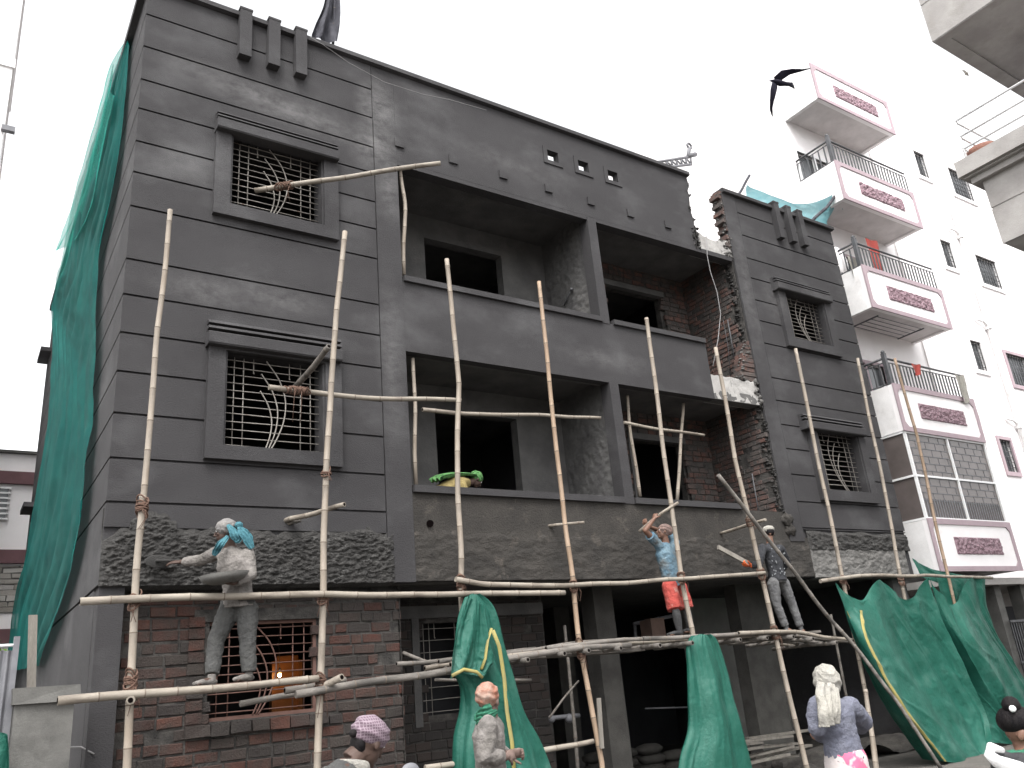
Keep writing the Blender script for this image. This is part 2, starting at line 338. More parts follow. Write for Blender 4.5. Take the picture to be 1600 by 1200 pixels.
def bricks(mb, O, U, V, NN, W, H, inside=None, bl=.26, ch=.115, mi=0, mort=1, gap=.016, dep=.05, mortar=True, jit=.006):
    O, U, V, NN = map(Vector, (O, U, V, NN)); k = 0; v = 0
    while v < H-.02:
        u = -(bl*.5 if k % 2 else 0)+random.uniform(-.04,.02)
        while u < W:
            l = bl*random.uniform(.86,1.12); 
            if random.random() < .16: l *= .55
            a = max(u,0)+gap/2; b = min(u+l,W)-gap/2; z0 = v+gap/2; z1 = min(v+ch,H)-gap/2
            if b-a > .03 and (inside is None or inside((a+b)/2, (z0+z1)/2)):
                out = random.uniform(.006,.024)
                if random.random() < .06: out -= .02
                corners = []
                tl = random.uniform(-.006,.006)
                for (uu,vv) in ((a,z0),(b,z0),(b,z1),(a,z1)):
                    corners.append((uu+random.uniform(-jit,jit), vv+random.uniform(-jit,jit)+(tl if uu==b else 0)))
                back = [O+U*c[0]+V*c[1]-NN*dep for c in corners]
                mid = [O+U*c[0]+V*c[1]+NN*(out-.012) for c in corners]
                cu, cv = (a+b)/2, (z0+z1)/2
                fr = [O+U*(c[0]+(cu-c[0])*.05+.0)+V*(c[1]+(cv-c[1])*.16)+NN*(out+random.uniform(-.004,.004)) for c in corners]
                vs = back+mid+fr
                fs = [(0,1,5,4),(1,2,6,5),(2,3,7,6),(3,0,4,7),(4,5,9,8),(5,6,10,9),(6,7,11,10),(7,4,8,11),(8,9,10,11)]
                mb.add(vs, fs, mi)
            u += l
        v += ch*random.uniform(.97,1.03); k += 1
    if mortar:
        n = max(2,int(W/.1)); mm = max(2,int(H/.1))
        for i in range(n):
            for j in range(mm):
                a, b, c, d = W*i/n, W*(i+1)/n, H*j/mm, H*(j+1)/mm
                if inside is None or inside((a+b)/2,(c+d)/2):
                    mb.add([O+U*a+V*c, O+U*b+V*c, O+U*b+V*d, O+U*a+V*d], [(0,1,2,3)], mort)

# ================================================================== SETTING
g = MB(); g.grid(lambda u,v: ((u-.5)*600, (v-.5)*600+100, -.28+(.0 if max(abs(u-.5),abs(v-.5))>.1 else 0)), 60, 60)
tag(g.build('ground', 'ground'), kind='structure')
g = MB(); g.grid(lambda u,v: (-6+u*30, -14+v*12, -.262+.02*fbm(-6+u*30, -14+v*12, 0, .7)), 90, 40)
tag(g.build('road', 'ground'), kind='structure')

# ================================================================== THE UNFINISHED BUILDING
B = empty('unfinished_building', (1.34,0,-.28), 'dark grey cement plastered building under renovation, with open balconies and a brick ground floor', 'building')
XL, XM, XR0, XR1, DEP = 1.34, 4.76, 13.0, 16.80, 11.5
GR = [3.88,4.39,4.93,5.45,5.95,6.46,6.95,7.71,8.22,8.70,9.22,9.70,10.26,10.82]
def panels(mb, x0, x1, zlo, zhi, holes):
    ed = [zlo]+[z for z in GR if zlo < z < zhi]+[zhi]
    for a, b in zip(ed, ed[1:]):
        aa = a+(.014 if a != zlo else 0); bb = b-(.014 if b != zhi else 0)
        wall_xz(mb, x0, x1, 0, .034, aa, bb, holes)
W1 = (2.55,3.90,8.03,9.20); W2 = (2.57,3.89,4.62,5.87)
RW1 = (14.37,15.70,7.95,9.05); RW2 = (14.40,15.80,4.66,5.92)
w = MB()
wall_xz(w, XL+.03, XM, .032, .26, 2.95, 11.3, [W1,W2]); panels(w, XL, XM-.012, 3.60, 11.3, [W1,W2])
w.build('wall', 'plaster', B)['label'] = 'left bay wall with horizontal grooves'
w = MB()
w.box(XM,5.15,-.012,.26,2.955,10.2); w.box(XM,5.15,.004,.26,10.2,11.3)
w.build('pillar', 'plaster', B)
w = MB()
wall_xz(w, XR0, XR1, .032, .26, 2.95, 11.2, [RW1,RW2]); panels(w, 13.42, XR1+.012, 3.85, 11.2, [RW1,RW2]); w.box(12.98,13.40,-.012,.03,3.62,11.2)
w.build('wall', 'plaster', B)['label'] = 'right bay wall with horizontal grooves'
# side wall (seen foreshortened on the left), grooved strips
w = MB(); w.box(XL+.03,XL+.25,.262,DEP,-.28,11.3)
ed = [2.97]+GR+[11.3]
for a, b in zip(ed, ed[1:]): w.box(XL,XL+.032,.036,DEP,a+.014,b-.014)
w.box(XL,XL+.016,.28,DEP,-.28,2.95)
w.box(XL+.002,XL+.26,.017,.262,-.28,2.95)
w.build('side_wall', 'plaster', B)
w = MB(); w.box(XR1-.24,XR1,.262,DEP,-.28,11.2); w.box(XL,XR1,DEP,DEP+.25,-.28,9.9); w.build('rear_wall', 'plaster', B)
# side chajjas
for (y, z) in ((11.3,9.9),(11.0,6.1)):
    w = MB(); w.box(XL-.22,XL+.01,y-.5,y+.4,z,z+.1); w.build('side_ledge', 'plaster', B)
# parapet of the middle, with holes and a broken right end
VH = [(8.25,8.50,10.56,10.78),(8.97,9.22,10.56,10.78),(9.70,9.95,10.56,10.78)]
w = MB()
wall_xz(w, 5.15, 11.6, .0, .13, 9.58, 11.3, VH)
rag = [(11.6,9.58),(11.88,9.60),(11.93,9.75),(11.90,9.95),(11.95,10.22),(11.90,10.5),(11.95,10.85),(11.93,10.95),(12.0,11.08),(11.97,11.3),(11.6,11.3)]
w.prism(rag, 1, 0, .13)
w.build('parapet', 'plaster', B)
w = MB()
for k in range(60):   # raw broken edge of the parapet
    z = 9.62+1.65*k/60; i = min(range(1,len(rag)-1), key=lambda q: abs(rag[q][1]-z)); x = rag[i][0]
    w.ell((x+random.uniform(-.035,.012), random.uniform(.01,.12), z), (random.uniform(.015,.04),random.uniform(.03,.07),random.uniform(.015,.04)), n=7, fn=lambda d: 1+.5*random.uniform(-1,1))
for k in range(150):
    w.ell((11.90+random.uniform(-.08,.12), random.uniform(.0,.15), random.uniform(9.58,10.08)), (random.uniform(.015,.045),.04,random.uniform(.015,.04)), n=7, fn=lambda d: 1+.5*random.uniform(-1,1))
w.build('broken_edge', 'rough', B)
def coping(x0, x1, z, holes=0):
    c = MB(); prof = [(-.075,z+.015),(-.075,z+.085),(-.05,z+.115),(.24,z+.115),(.24,z),(-.02,z)]
    n = int((x1-x0)/.35); vs = []
    for i in range(n):
        a = x0+(x1-x0)*i/n; b = x0+(x1-x0)*(i+1)/n
        c.prism(prof, 0, a, b)
    c.build('coping', 'plaster', B)
coping(XL-.08, 12.0, 11.3); coping(13.0, XR1+.06, 11.2)
c = MB(); c.prism([(XL-.09,11.3),(XL-.09,11.43),(XL+.28,11.43),(XL+.28,11.3)], 1, .24, DEP+.1); c.build('coping', 'plaster', B)
for x in (2.60,3.03,3.45):
    f = MB(); f.box(x,x+.175,-.135,.05,10.56,11.40); f.box(x-.01,x+.185,-.14,.245,11.40,11.435); f.build('fin', 'plaster', B)
for x in (14.60,15.03,15.44):
    f = MB(); f.box(x,x+.165,-.135,.05,10.44,11.33); f.box(x-.01,x+.175,-.14,.245,11.33,11.375); f.build('fin', 'plaster', B)
for (a,b,c_,d) in VH:
    f = MB()
    for (p,q,r_,s_) in ((a-.09,b+.09,d,d+.07),(a-.09,b+.09,c_-.08,c_),(a-.09,a,c_,d),(b,b+.09,c_,d)): f.box(p,q,-.022,.01,r_,s_)
    f.build('vent_frame', 'plaster', B)
for x in (5.12,6.12,7.12,8.10,9.08,10.06,11.05):
    f = MB(); f.box(x,x+.16,-.035,.01,9.84,9.99); f.build('ledge_block', 'plaster', B)
# roof, floors, ceilings
s = MB(); s.box(XL+.25,12.95,.22,DEP,9.72,9.9); s.box(12.95,XR1-.24,.262,DEP,9.72,9.9); s.build('roof_slab', 'plaster_in', B)
s = MB(); s.box(XL+.25,XR1-.24,.262,DEP,6.42,6.58); s.box(5.15,12.98,.03,.262,6.30,6.50); s.build('floor_slab', 'plaster_in', B)
s = MB(); s.box(XL+.25,XR1-.24,.262,DEP,3.00,3.2); s.build('floor_slab', 'plaster_in', B)
# beams under balconies (soffit line) + bands
w = MB(); w.box(5.15,11.62,0,.16,6.28,7.42); w.build('balcony_wall', 'plaster', B)['label'] = 'upper balcony front wall'
w = MB(); w.box(5.15,13.0,.008,.16,2.96,4.17); w.build('balcony_wall', 'plaster_brown', B)['label'] = 'lower balcony front wall of coarse unfinished render'
w = MB(); w.box(5.17,9.04,-.05,.20,7.42,7.51); w.box(9.30,11.60,-.05,.20,7.41,7.50); w.build('sill', 'plaster', B)
w = MB(); w.box(5.17,9.00,-.05,.20,4.17,4.27); w.box(9.22,11.80,-.05,.20,4.17,4.27); w.build('sill', 'plaster', B)
w = MB(); w.box(5.15,12.93,.002,.2,9.5,9.60)
w.build('beam', 'plaster', B)
for z0, z1 in ((4.17,6.30),(7.41,9.55)):
    w = MB(); w.box(9.02,9.22,-.008,.24,z0,z1); w.build('column', 'plaster', B)
    w = MB(); w.grid(lambda u,v: (9.07+.012*fbm(0,u*1.3,z0+v*2.2,9), .24+1.28*u, z0+(z1+.2-z0)*v), 70, 110); w.box(9.085,9.2,.24,1.52,z0,z1+.2); w.build('dividing_wall', 'plaster_in', B)
# back walls of the balconies
w = MB(); wall_xz(w, XM, 9.1, 1.5, 1.7, 7.0, 9.72, [(6.40,8.06,7.0,9.28)]); wall_xz(w, XM, 9.1, 1.5, 1.7, 3.2, 6.42, [(6.42,8.07,3.2,5.99)])
w.box(XM,5.13,.26,1.5,3.2,6.42); w.box(XM,5.13,.26,1.5,6.58,9.72)
w.build('recess_wall', 'plaster_in', B)
def hood_lintel(x0, x1, z): m_ = MB(); m_.box(x0-.15,x1+.15,1.47,1.52,z,z+.13); m_.build('lintel', 'concrete', B)
for (x0,x1,z0,z1,z2,lab) in ((10.58,12.18,7.0,9.18,9.72,'u'),(10.70,12.12,3.2,5.85,6.42,'l')):
    w = MB(); zb = 6.6 if lab == 'u' else 3.2
    bricks(w, (9.2,1.5,zb), (1,0,0), (0,0,1), (0,-1,0), 3.78, z2-zb, inside=lambda u,v: not (x0-.05 < 9.2+u < x1+.05 and zb+v < z1+.13))
    wall_xz(w, 9.2, 12.98, 1.56, 1.7, zb, z2, [(x0,x1,z0-1,z1)], 1)
    w.build('brick_recess_wall', ['brick_in','mortar'], B)
    w = MB(); w.box(x0-.06,x1+.06,1.44,1.57,z1,z1+.12); w.box(x0-.06,x0,1.46,1.57,zb,z1); w.build('lintel', 'plaster_in', B)
# party wall in brick at the right of the recesses, ragged front edge
def party(zb, zt, edge):
    w = MB()
    bricks(w, (12.93,0,zb), (0,1,0), (0,0,1), (-1,0,0), 1.5, zt-zb, inside=lambda u,v: u > edge(zb+v), ch=.098, bl=.24)
    w.box(12.96,13.2,.05,1.5,zb,zt,1)
    for k in range(int(70*(zt-zb))):
        z = random.uniform(zb,zt); e = edge(z)
        w.ell((12.93+random.uniform(-.02,.08), max(.0,e-random.uniform(.0,.12)), z), (random.uniform(.01,.03),random.uniform(.02,.05),random.uniform(.01,.03)), n=7, mi=2, fn=lambda d: 1+.5*random.uniform(-1,1))
    w.build('brick_party_wall', ['brick_in','mortar','rough'], B)
party(3.7, 6.42, lambda z: .14+.1*N(z,3,1,3)); party(6.78, 9.72, lambda z: .22+.14*N(z,7,2,3))
# broken pale beam ends at the gap
def pale(x0, x1, z0, z1, zc, y0=.03):
    w = MB()
    def f(u, v):
        x = x0+(x1-x0)*u; top = z1+zc*math.sin(u*math.pi)+.035*N(x,0,z1,7)
        if v < .6: t = v/.6; z = z0+(top-z0)*t; y = y0+.010*fbm(x,0,z,5)
        else: t = (v-.6)/.4; z = top; y = y0+.3*t+.01*fbm(x,t,z,6)
        return (x, y, z)
    w.grid(f, 70, 60); w.box(x0,x1,y0+.03,.3,z0,z1-.18); w.build('broken_beam', 'pale', B)
pale(11.97, 12.98, 9.57, 10.02, -.10); pale(11.63, 12.92, 6.31, 6.80, -.02)
w = MB()
for k in range(170):
    t = random.random(); w.ell((12.86+random.uniform(-.1,.14), random.uniform(.02,.2), 9.60+t*.42), (random.uniform(.015,.045),.04,random.uniform(.012,.035)), n=7, fn=lambda d: 1+.5*random.uniform(-1,1))
for k in range(40):
    w.ell((12.93+random.uniform(-.08,.08), random.uniform(.0,.2), 6.32+random.random()*.5), (random.uniform(.03,.06),.05,random.uniform(.02,.05)), n=7, fn=lambda d: 1+.5*random.uniform(-1,1))
w.build('rubble_edge', 'grey_rough', B)
# brick stub of the right parapet
w = MB()
z = 9.85; k = 0
while z < 11.2:
    x0 = 12.90+.10*N(0,0,z,2.2)+(.05 if k%2 else -.02)
    w.box(x0,13.03,-.0,.24,z,z+.085,0,.008); w.box(x0+.03,13.03,.015,.23,z+.085,z+.1,1); z += .1; k += 1
for k in range(90): w.ell((12.97+random.uniform(-.05,.05), random.uniform(-.0,.2), random.uniform(9.8,11.2)), (.025,.03,.02), n=7, mi=1, fn=lambda d: 1+.5*random.uniform(-1,1))
w.build('brick_stub', ['brick_in','grey_rough'], B)
# broken stub rows above lower pale beam
w = MB()
for k in range(9):
    wd = .75*(1-k/9)**.8+.1
    w.box(12.95-wd*.55,12.97,.02,.22,6.80+k*.1,6.885+k*.1,0,.01)
    for q in range(7): w.ell((12.95-wd*.55+random.uniform(-.02,.16), random.uniform(.0,.1), 6.80+k*.1+random.uniform(0,.09)), (.028,.03,.018), n=7, mi=1, fn=lambda d: 1+.5*random.uniform(-1,1))
w.build('brick_stub', ['brick_in','grey_rough'], B)
# wet rough render band on the left bay, coarse band in the middle, splatter band on the right
def band(x0, x1, z0, z1, amp, freq, topf, edge=.12, base=.0, nx=300, nz=70, matn='rough', bot=True, name='render_band', lab=None, side=None):
    w = MB()
    def f(u, v):
        x = x0+(x1-x0)*u; z = z0+(z1-z0)*v
        h = .5+.5*noise.fractal(Vector((x*freq*.7, 3, z*freq*1.3)), .75, 2.1, 5); t = topf(x)
        m_ = min(1, max(-1, (t-z)/edge)); e = min(1, (x-x0)/.05+.2, (x1-x)/.05+.2)
        k = min(m_, e)
        y = base-(amp*h+.012)*max(k,0)+ (.05*-min(k,0)+.02 if k < 0 else 0)+.01
        if v < .02: y = .26
        return (x, y, z)
    w.grid(f, nx, nz); o = w.build(name, matn, B)
    if lab: o['label'] = lab
band(XL-.012, 4.86, 2.925, 3.82, .052, 17, lambda x: 3.62+.10*N(x,1,0,2.5)+.05*N(x,4,0,9)+(.12 if 1.6 < x < 2.1 else 0)-max(0,(1.55-x))*1.1, nx=460, nz=120, lab='rough wet cement band above the brick')
band(4.74, 13.55, 2.94, 4.0, .022, 7, lambda x: (3.60 if x < 5.15 else 3.72)+.09*N(x,5,0,1.2)+.04*N(x,2,0,7), edge=.14, base=.012, nx=640, nz=90, matn='plaster_brown', lab='coarse brown cement band')
band(13.5, XR1+.01, 3.46, 3.95, .06, 7, lambda x: 3.82+.04*N(x,9,0,2), edge=.06, nx=260, nz=50)
band(13.50, 16.62, 2.93, 3.53, .035, 8, lambda x: 3.5+.02*N(x,4,0,3), edge=.03, nx=260, nz=50, matn='grey_rough', lab='light grey splattered cement band')
w = MB(); w.ell((13.0,-.0,4.02), (.14,.09,.12), n=26, fn=lambda d: 1+.5*N(d.x,d.y,d.z,2.2)); w.ell((13.03,.0,3.84), (.12,.07,.12), n=22, fn=lambda d: 1+.5*N(d.x+3,d.y,d.z,2.2)); w.build('cement_lump', 'plaster_brown', B)

# windows
def grille(mb, x0, x1, z0, z1, y, nh, arcs, r=.0065, frame=False):
    for i in range(nh):
        z = z0+(z1-z0)*(i+.5)/nh
        mb.tube([(x0-.02,y,z+random.uniform(-.006,.006)),((x0+x1)/2,y,z+random.uniform(-.006,.006)),(x1+.02,y,z)], r, 6)
    W = x1-x0
    for u in (.10,.20,.80,.91): mb.tube([(x0+u*W,y+.012,z0-.02),(x0+u*W+random.uniform(-.005,.005),y+.012,z1+.02)], r*1.1, 6)
    for u, v in ((.30,.84),(.68,.82)): mb.tube([(x0+u*W,y+.012,z1+.02),(x0+u*W,y+.012,z0+v*(z1-z0))], r*1.1, 6); mb.ell((x0+u*W,y,z0+v*(z1-z0)), .012, n=6)
    H = z1-z0
    for arc in arcs:
        p = [Vector((x0+u*W, y-.018, z0+v*H)) for u,v in arc]; q = []
        for i in range(len(p)-1):
            a, b = p[max(i-1,0)], p[min(i+2,len(p)-1)]
            for t in (0,.25,.5,.75):
                tt, t3 = t*t, t*t*t
                q.append(.5*((2*p[i])+(p[i+1]-a)*t+(2*a-5*p[i]+4*p[i+1]-b)*tt+(3*p[i]-a-3*p[i+1]+b)*t3))
        q.append(p[-1]); mb.tube(q, r*1.35, 6); mb.ell(q[0], r*2, n=6)
ARC_L = [[(.43,.98),(.56,.80),(.63,.58),(.62,.36),(.55,.15),(.47,.0)],[(.38,.83),(.49,.66),(.55,.45),(.53,.22),(.45,.0)],[(.37,.64),(.45,.50),(.49,.33),(.47,.15),(.42,.0)]]
ARC_R = [[(.45,.98),(.36,.80),(.34,.58),(.42,.30),(.60,.02)],[(.53,.83),(.44,.66),(.42,.45),(.50,.20),(.64,.0)],[(.60,.66),(.52,.50),(.51,.33),(.58,.14),(.68,.0)]]
def window(hole, ox0, ox1, oz0, oz1, arcs, hx0, hx1, hz, tall=.0, nh=12):
    x0,x1,z0,z1 = hole
    f = MB(); 
    for (a,b,c,d) in rects_minus(ox0,ox1,oz0,oz1,[hole]): f.box(a,b,-.085,.03,c,d)
    for (a,b,c,d) in ((x0-.002,x0+.03,z0,z1),(x1-.03,x1+.002,z0,z1)): f.box(a,b,-.05,.25,c,d)
    fo = f.build('window_surround', 'plaster', B)
    h = MB(); z = hz
    z += .05; t = tall
    prof = [(.02,z),(-.17,z),(-.185,z+.02),(-.185,z+.155),(-.160,z+.172),(-.07,z+.172),(-.07,z+.200+t*.3),(-.165,z+.203+t*.3),(-.145,z+.235+t*.5),(-.06,z+.235+t*.5),(-.06,z+.262+t*.7),(-.15,z+.265+t*.7),(-.12,z+.30+t),(-.03,z+.31+t),(.02,z+.31+t)]
    h.prism(prof, 0, hx0, hx1); h.build('hood', 'plaster', fo)
    gm = MB(); grille(gm, x0+.03, x1-.03, z0, z1, .10, nh, arcs); gm.build('grille', 'steel', fo)
window(W1, 2.34,4.12,7.84,9.42, ARC_L, 2.33,4.10,9.10)
window(W2, 2.36,4.12,4.44,6.05, ARC_L, 2.33,4.10,5.85,.04)
window(RW1, 14.12,15.95,7.74,9.25, ARC_R, 14.05,15.92,8.98)
window(RW2, 14.15,16.02,4.44,6.0, ARC_R, 14.00,15.98,5.83,.02)
# dark rooms behind openings
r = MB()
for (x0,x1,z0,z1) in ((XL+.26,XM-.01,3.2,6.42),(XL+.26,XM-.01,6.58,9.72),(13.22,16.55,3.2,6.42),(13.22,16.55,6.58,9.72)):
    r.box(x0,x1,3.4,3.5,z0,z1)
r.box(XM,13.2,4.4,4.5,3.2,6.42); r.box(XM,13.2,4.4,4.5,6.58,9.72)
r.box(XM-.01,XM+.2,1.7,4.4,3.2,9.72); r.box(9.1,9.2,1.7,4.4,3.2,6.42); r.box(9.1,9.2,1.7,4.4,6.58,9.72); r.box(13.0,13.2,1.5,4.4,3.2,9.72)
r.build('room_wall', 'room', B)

# ground floor brick wall with window
GW = (2.54,3.88,1.47,2.56)
w = MB()
ins = lambda u,v: not (GW[0]-.0 < 1.33+u < GW[1]+.0 and GW[2] < v-.28 < GW[3]+.12)
bricks(w, (1.36,.27,-.28), (1,0,0), (0,0,1), (0,-1,0), 3.66, 3.18, inside=ins, bl=.29, ch=.132, gap=.022)
wall_xz(w, 1.36, 5.02, .30, .48, -.28, 2.98, [GW], 1)
w.box(5.0,5.03,.27,1.6,-.28,2.95,1)
bricks(w, (5.03,.27,-.28), (0,1,0), (0,0,1), (1,0,0), 1.25, 3.18, bl=.26, ch=.132, mortar=False)
# projecting brick sill, jamb column
x = 2.34
while x < 3.95:
    l = random.uniform(.20,.29); w.box(x,x+l-.015,.19,.40,1.33+random.uniform(-.01,.01),1.45,0,.008); x += l
z = 1.33
while z < 2.5:
    w.box(2.35+random.uniform(-.01,.01),2.52,.235,.40,z+.01,z+.118,0,.006); z += .13
w.box(2.40,4.0,.24,.42,2.56,2.70,1)
w.build('brick_wall', ['brick','mortar'], B)['label'] = 'ground floor wall of old red brick'
f = MB()
for a,b,c,d in ((GW[0],GW[1],GW[3]-.04,GW[3]),(GW[0],GW[1],GW[2],GW[2]+.04),(GW[0],GW[0]+.04,GW[2]+.04,GW[3]-.04),(GW[1]-.04,GW[1],GW[2]+.04,GW[3]-.04)): f.box(a,b,.30,.34,c,d)
fo = f.build('window_frame', 'rust', B)
gm = MB(); grille(gm, GW[0]+.03, GW[1]-.03, GW[2]+.03, GW[3]-.03, .32, 10, ARC_L, r=.007); gm.build('grille', 'rust', fo)
# lit room inside the brick wall window
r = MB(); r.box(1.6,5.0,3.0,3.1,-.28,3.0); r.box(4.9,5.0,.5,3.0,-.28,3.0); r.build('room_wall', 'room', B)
M['door_wood'] = mat('varnished_door', (.20,.085,.03), (.14,.06,.02), 6, .4, .3, 40)
d = MB(); d.box(3.80,4.10,1.62,1.67,.0,2.14,0); d.box(3.74,3.80,1.56,1.68,.0,2.2,0); d.box(4.10,4.16,1.56,1.68,.0,2.2,0); d.box(3.74,4.16,1.56,1.68,2.14,2.2,0); d.build('inner_door', 'door_wood', B)
BP = at(437,1055,1.4)
bu = empty('light_bulb', BP, 'small lit bulb glowing orange behind the ground floor window grille', 'bulb')
q = MB(); q.ell(BP, .024, n=12); q.build('glass_globe', emis('warm_bulb', (1,.55,.2), 25), bu)
q = MB(); q.tube([BP+Vector((0,0,.03)),BP+Vector((0,0,.09))], .018, 8); q.tube([BP+Vector((0,0,.09)),(BP.x,1.5,2.7)], .004, 5); q.build('socket', 'black_metal', bu)
ld = bpy.data.lights.new('bulb_light','POINT'); ld.energy = .45; ld.color = (1,.5,.18); ld.shadow_soft_size = .04
lo = bpy.data.objects.new('bulb_light', ld); COL.objects.link(lo); lo.location = BP+Vector((.0,-.09,.0))
# inner recess wall, window, columns of the open ground floor
IW = (5.95,6.92,1.2,2.55)
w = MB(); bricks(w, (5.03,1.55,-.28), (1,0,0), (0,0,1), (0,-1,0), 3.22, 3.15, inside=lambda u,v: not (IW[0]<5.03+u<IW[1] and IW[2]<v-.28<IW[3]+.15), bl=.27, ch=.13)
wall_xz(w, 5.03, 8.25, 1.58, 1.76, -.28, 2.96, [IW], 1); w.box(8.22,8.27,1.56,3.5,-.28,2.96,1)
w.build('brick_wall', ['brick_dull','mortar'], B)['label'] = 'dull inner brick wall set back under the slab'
w = MB(); w.box(5.03,8.25,1.50,1.58,2.62,2.80); w.box(IW[0]-.12,IW[0],1.52,1.6,1.1,2.62); w.build('lintel', 'plaster_in', B)
fo = MB(); fo.box(IW[0],IW[0]+.03,1.60,1.64,IW[2],IW[3]); fo = fo.build('window_frame', 'rust', B)
gm = MB(); grille(gm, IW[0]+.03, IW[1], IW[2], IW[3], 1.62, 8, [], r=.006); gm.build('grille', 'steel', fo)
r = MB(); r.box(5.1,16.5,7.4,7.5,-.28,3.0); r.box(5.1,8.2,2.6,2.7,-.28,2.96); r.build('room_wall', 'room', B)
M['ground_conc'] = mat('dark_column_concrete', (.045,.043,.04), (.07,.067,.062), 3, .95, .7, 45, grain=.25)  # darker concrete tone for the inner columns
for (x0,x1,y0,y1) in ((9.10,9.52,1.2,1.55),(12.62,13.50,1.2,1.5),(16.3,16.75,.25,.7),(10.6,11.0,4.4,4.8)):
    w = MB(); w.box(x0,x1,y0,y1,-.28,3.0); w.build('ground_column', 'ground_conc' if x0<16 else 'plaster_in', B)
w = MB(); w.box(8.3,9.1,4.0,4.2,-.28,2.3); w.build('low_wall', 'plaster_in', B)
w = MB(); wall_xz(w, 13.6, 16.5, 3.6, 3.8, -.28, 3.0, [(15.2,16.0,-.28,1.9)]); w.build('inner_wall', 'corner', B)

# ================================================================== BAMBOO
def bamboo(name, pts, r, label, group='bamboo scaffold poles', m='bamboo', wob=.012, cat='bamboo pole', hollow=(False,False), lash=(), nod=.34, seed=None):
    rnd = random.Random(seed if seed is not None else hash(label) % 9999 if False else len(label)*7+int(abs(pts[0][0])*100))
    P = [Vector(p) for p in pts]; L = [0]
    for a, b in zip(P, P[1:]): L.append(L[-1]+(b-a).length)
    def pos(t):
        for i in range(len(P)-1):
            if t <= L[i+1] or i == len(P)-2: return P[i].lerp(P[i+1], (t-L[i])/max(1e-6, L[i+1]-L[i]))
    tot = L[-1]; t = 0; st = []; nxt = rnd.uniform(.1,nod); 
    r *= .89
    ax = (P[-1]-P[0]).normalized(); u = ax.orthogonal().normalized(); v_ = ax.cross(u)
    def pt(t): 
        w_ = wob*(math.sin(math.pi*t/tot))*2
        return pos(t)+u*(w_*N(t,P[0].x,0,1.1))+v_*(w_*N(t,P[0].x,5,1.1))
    taper = lambda t: r*(1.06-.14*t/tot)
    mb = MB(); rings = [(0,taper(0),0)]
    while nxt < tot-.04:
        q = taper(nxt); rings += [(nxt-.016,q*1.0,0),(nxt-.006,q*1.075,1),(nxt+.006,q*1.075,1),(nxt+.016,q*.99,0),(nxt+nod*.45,q*.98,0)] if nxt+nod*.45 < tot-.05 else [(nxt-.016,q,0),(nxt-.006,q*1.12,1),(nxt+.006,q*1.12,1),(nxt+.016,q*.97,0)]
        nxt += nod*rnd.uniform(.85,1.2)
    rings.append((tot,taper(tot),0)); rings = [k for i,k in enumerate(rings) if i == 0 or k[0] > rings[i-1][0]+.002]
    pts2 = [pt(min(k[0],tot)) for k in rings]; n = 10; o = len(mb.v)
    mb.tube(pts2, [k[1] for k in rings], n)
    for i in range(len(rings)-1):
        if rings[i][2] and rings[i+1][2]:
            for q in range(n): mb.m[i*n+q] = 1
    for e, hol in ((0,hollow[0]),(-1,hollow[1])):
        if hol:
            dd = (pts2[0]-pts2[1]).normalized() if e == 0 else (pts2[-1]-pts2[-2]).normalized()
            mb.tube([pts2[e]+dd*.001, pts2[e]+dd*.004], rings[e][1]*.62, 8, mi=2)  # black disc on the closed cap, the bore's shade as colour
    ob = mb.build(name, [m,'node','hollow']); tag(ob, label, cat, group)
    for (lx, amp) in lash:
        # rope turns round the joint nearest to the given point
        lp = Vector(lx); tt = min((i*tot/200 for i in range(201)), key=lambda a: (pt(a)-lp).length); c = pt(tt)
        rp = MB()
        for k in range(int(11*amp)):
            a0 = rnd.uniform(-1,1); rr = r*rnd.uniform(1.15,1.6); off = ax*rnd.uniform(-.055,.055)*amp
            ring = [c+off+(u*math.cos(a)*rr+v_*math.sin(a)*rr)+ax*(a0*.08*math.cos(a)) for a in [2*math.pi*j/12 for j in range(13)]]
            rp.tube(ring, .0085, 5)
        for k in range(2):
            e = c+Vector((rnd.uniform(-.05,.05),-.03-r,-.03)); rp.tube([e, e+Vector((rnd.uniform(-.04,.04),-.01,-.08)), e+Vector((rnd.uniform(-.06,.06),.0,-.16*amp))], .004, 4)
        rp.build('rope_lashing', 'rope', ob)
    return ob
YS = -.95
def pz(l, Y=YS): return [at(x,y,Y) for x,y in l]
G_U = 'upright bamboo scaffold poles'
b1 = pz([(203,1075),(199,1200)]); 
bamboo('bamboo_pole', [at(196,1255,YS)]+[at(203,1075,YS),at(212,935,YS),at(222,795,YS),at(223,775,YS)], .043, 'thick lower bamboo upright before the brick wall, left of the pan holding worker', G_U, lash=[(at(205,1068,YS),1.6),(at(212,938,YS),1.2),(at(221,795,YS),1.2)])
bamboo('bamboo_pole', pz([(219,835),(236,640),(252,480),(266,328)], YS+.07), .036, 'leftmost tall bamboo upright, rising beside the two left windows', G_U, lash=[(at(222,800,YS+.07),1)])
bamboo('bamboo_pole', [at(494,1250,YS)]+pz([(500,1070),(505,930),(510,740),(517,600),(528,470),(539,362)]), .042, 'tall bamboo upright crossing the right edge of the two left windows', G_U, lash=[(at(505,932,YS),1.2),(at(500,1075,YS),1.7),(at(510,740,YS),.5)])
bamboo('bamboo_pole', [at(742,1240,YS)]+pz([(733,1090),(720,930),(716,750),(716,600),(706,480),(698,405)]), .040, 'bamboo upright passing in front of the bending person in green', G_U, lash=[(at(719,912,YS),1.4)])
bamboo('bamboo_pole', [at(946,1255,YS)]+pz([(940,1190),(905,1010),(895,910),(870,700),(855,560),(842,440)]), .038, 'tan bamboo upright with a plank splice at its foot', G_U, m='bamboo_t', lash=[(at(905,1015,YS),1.4),(at(893,912,YS),1.2)])
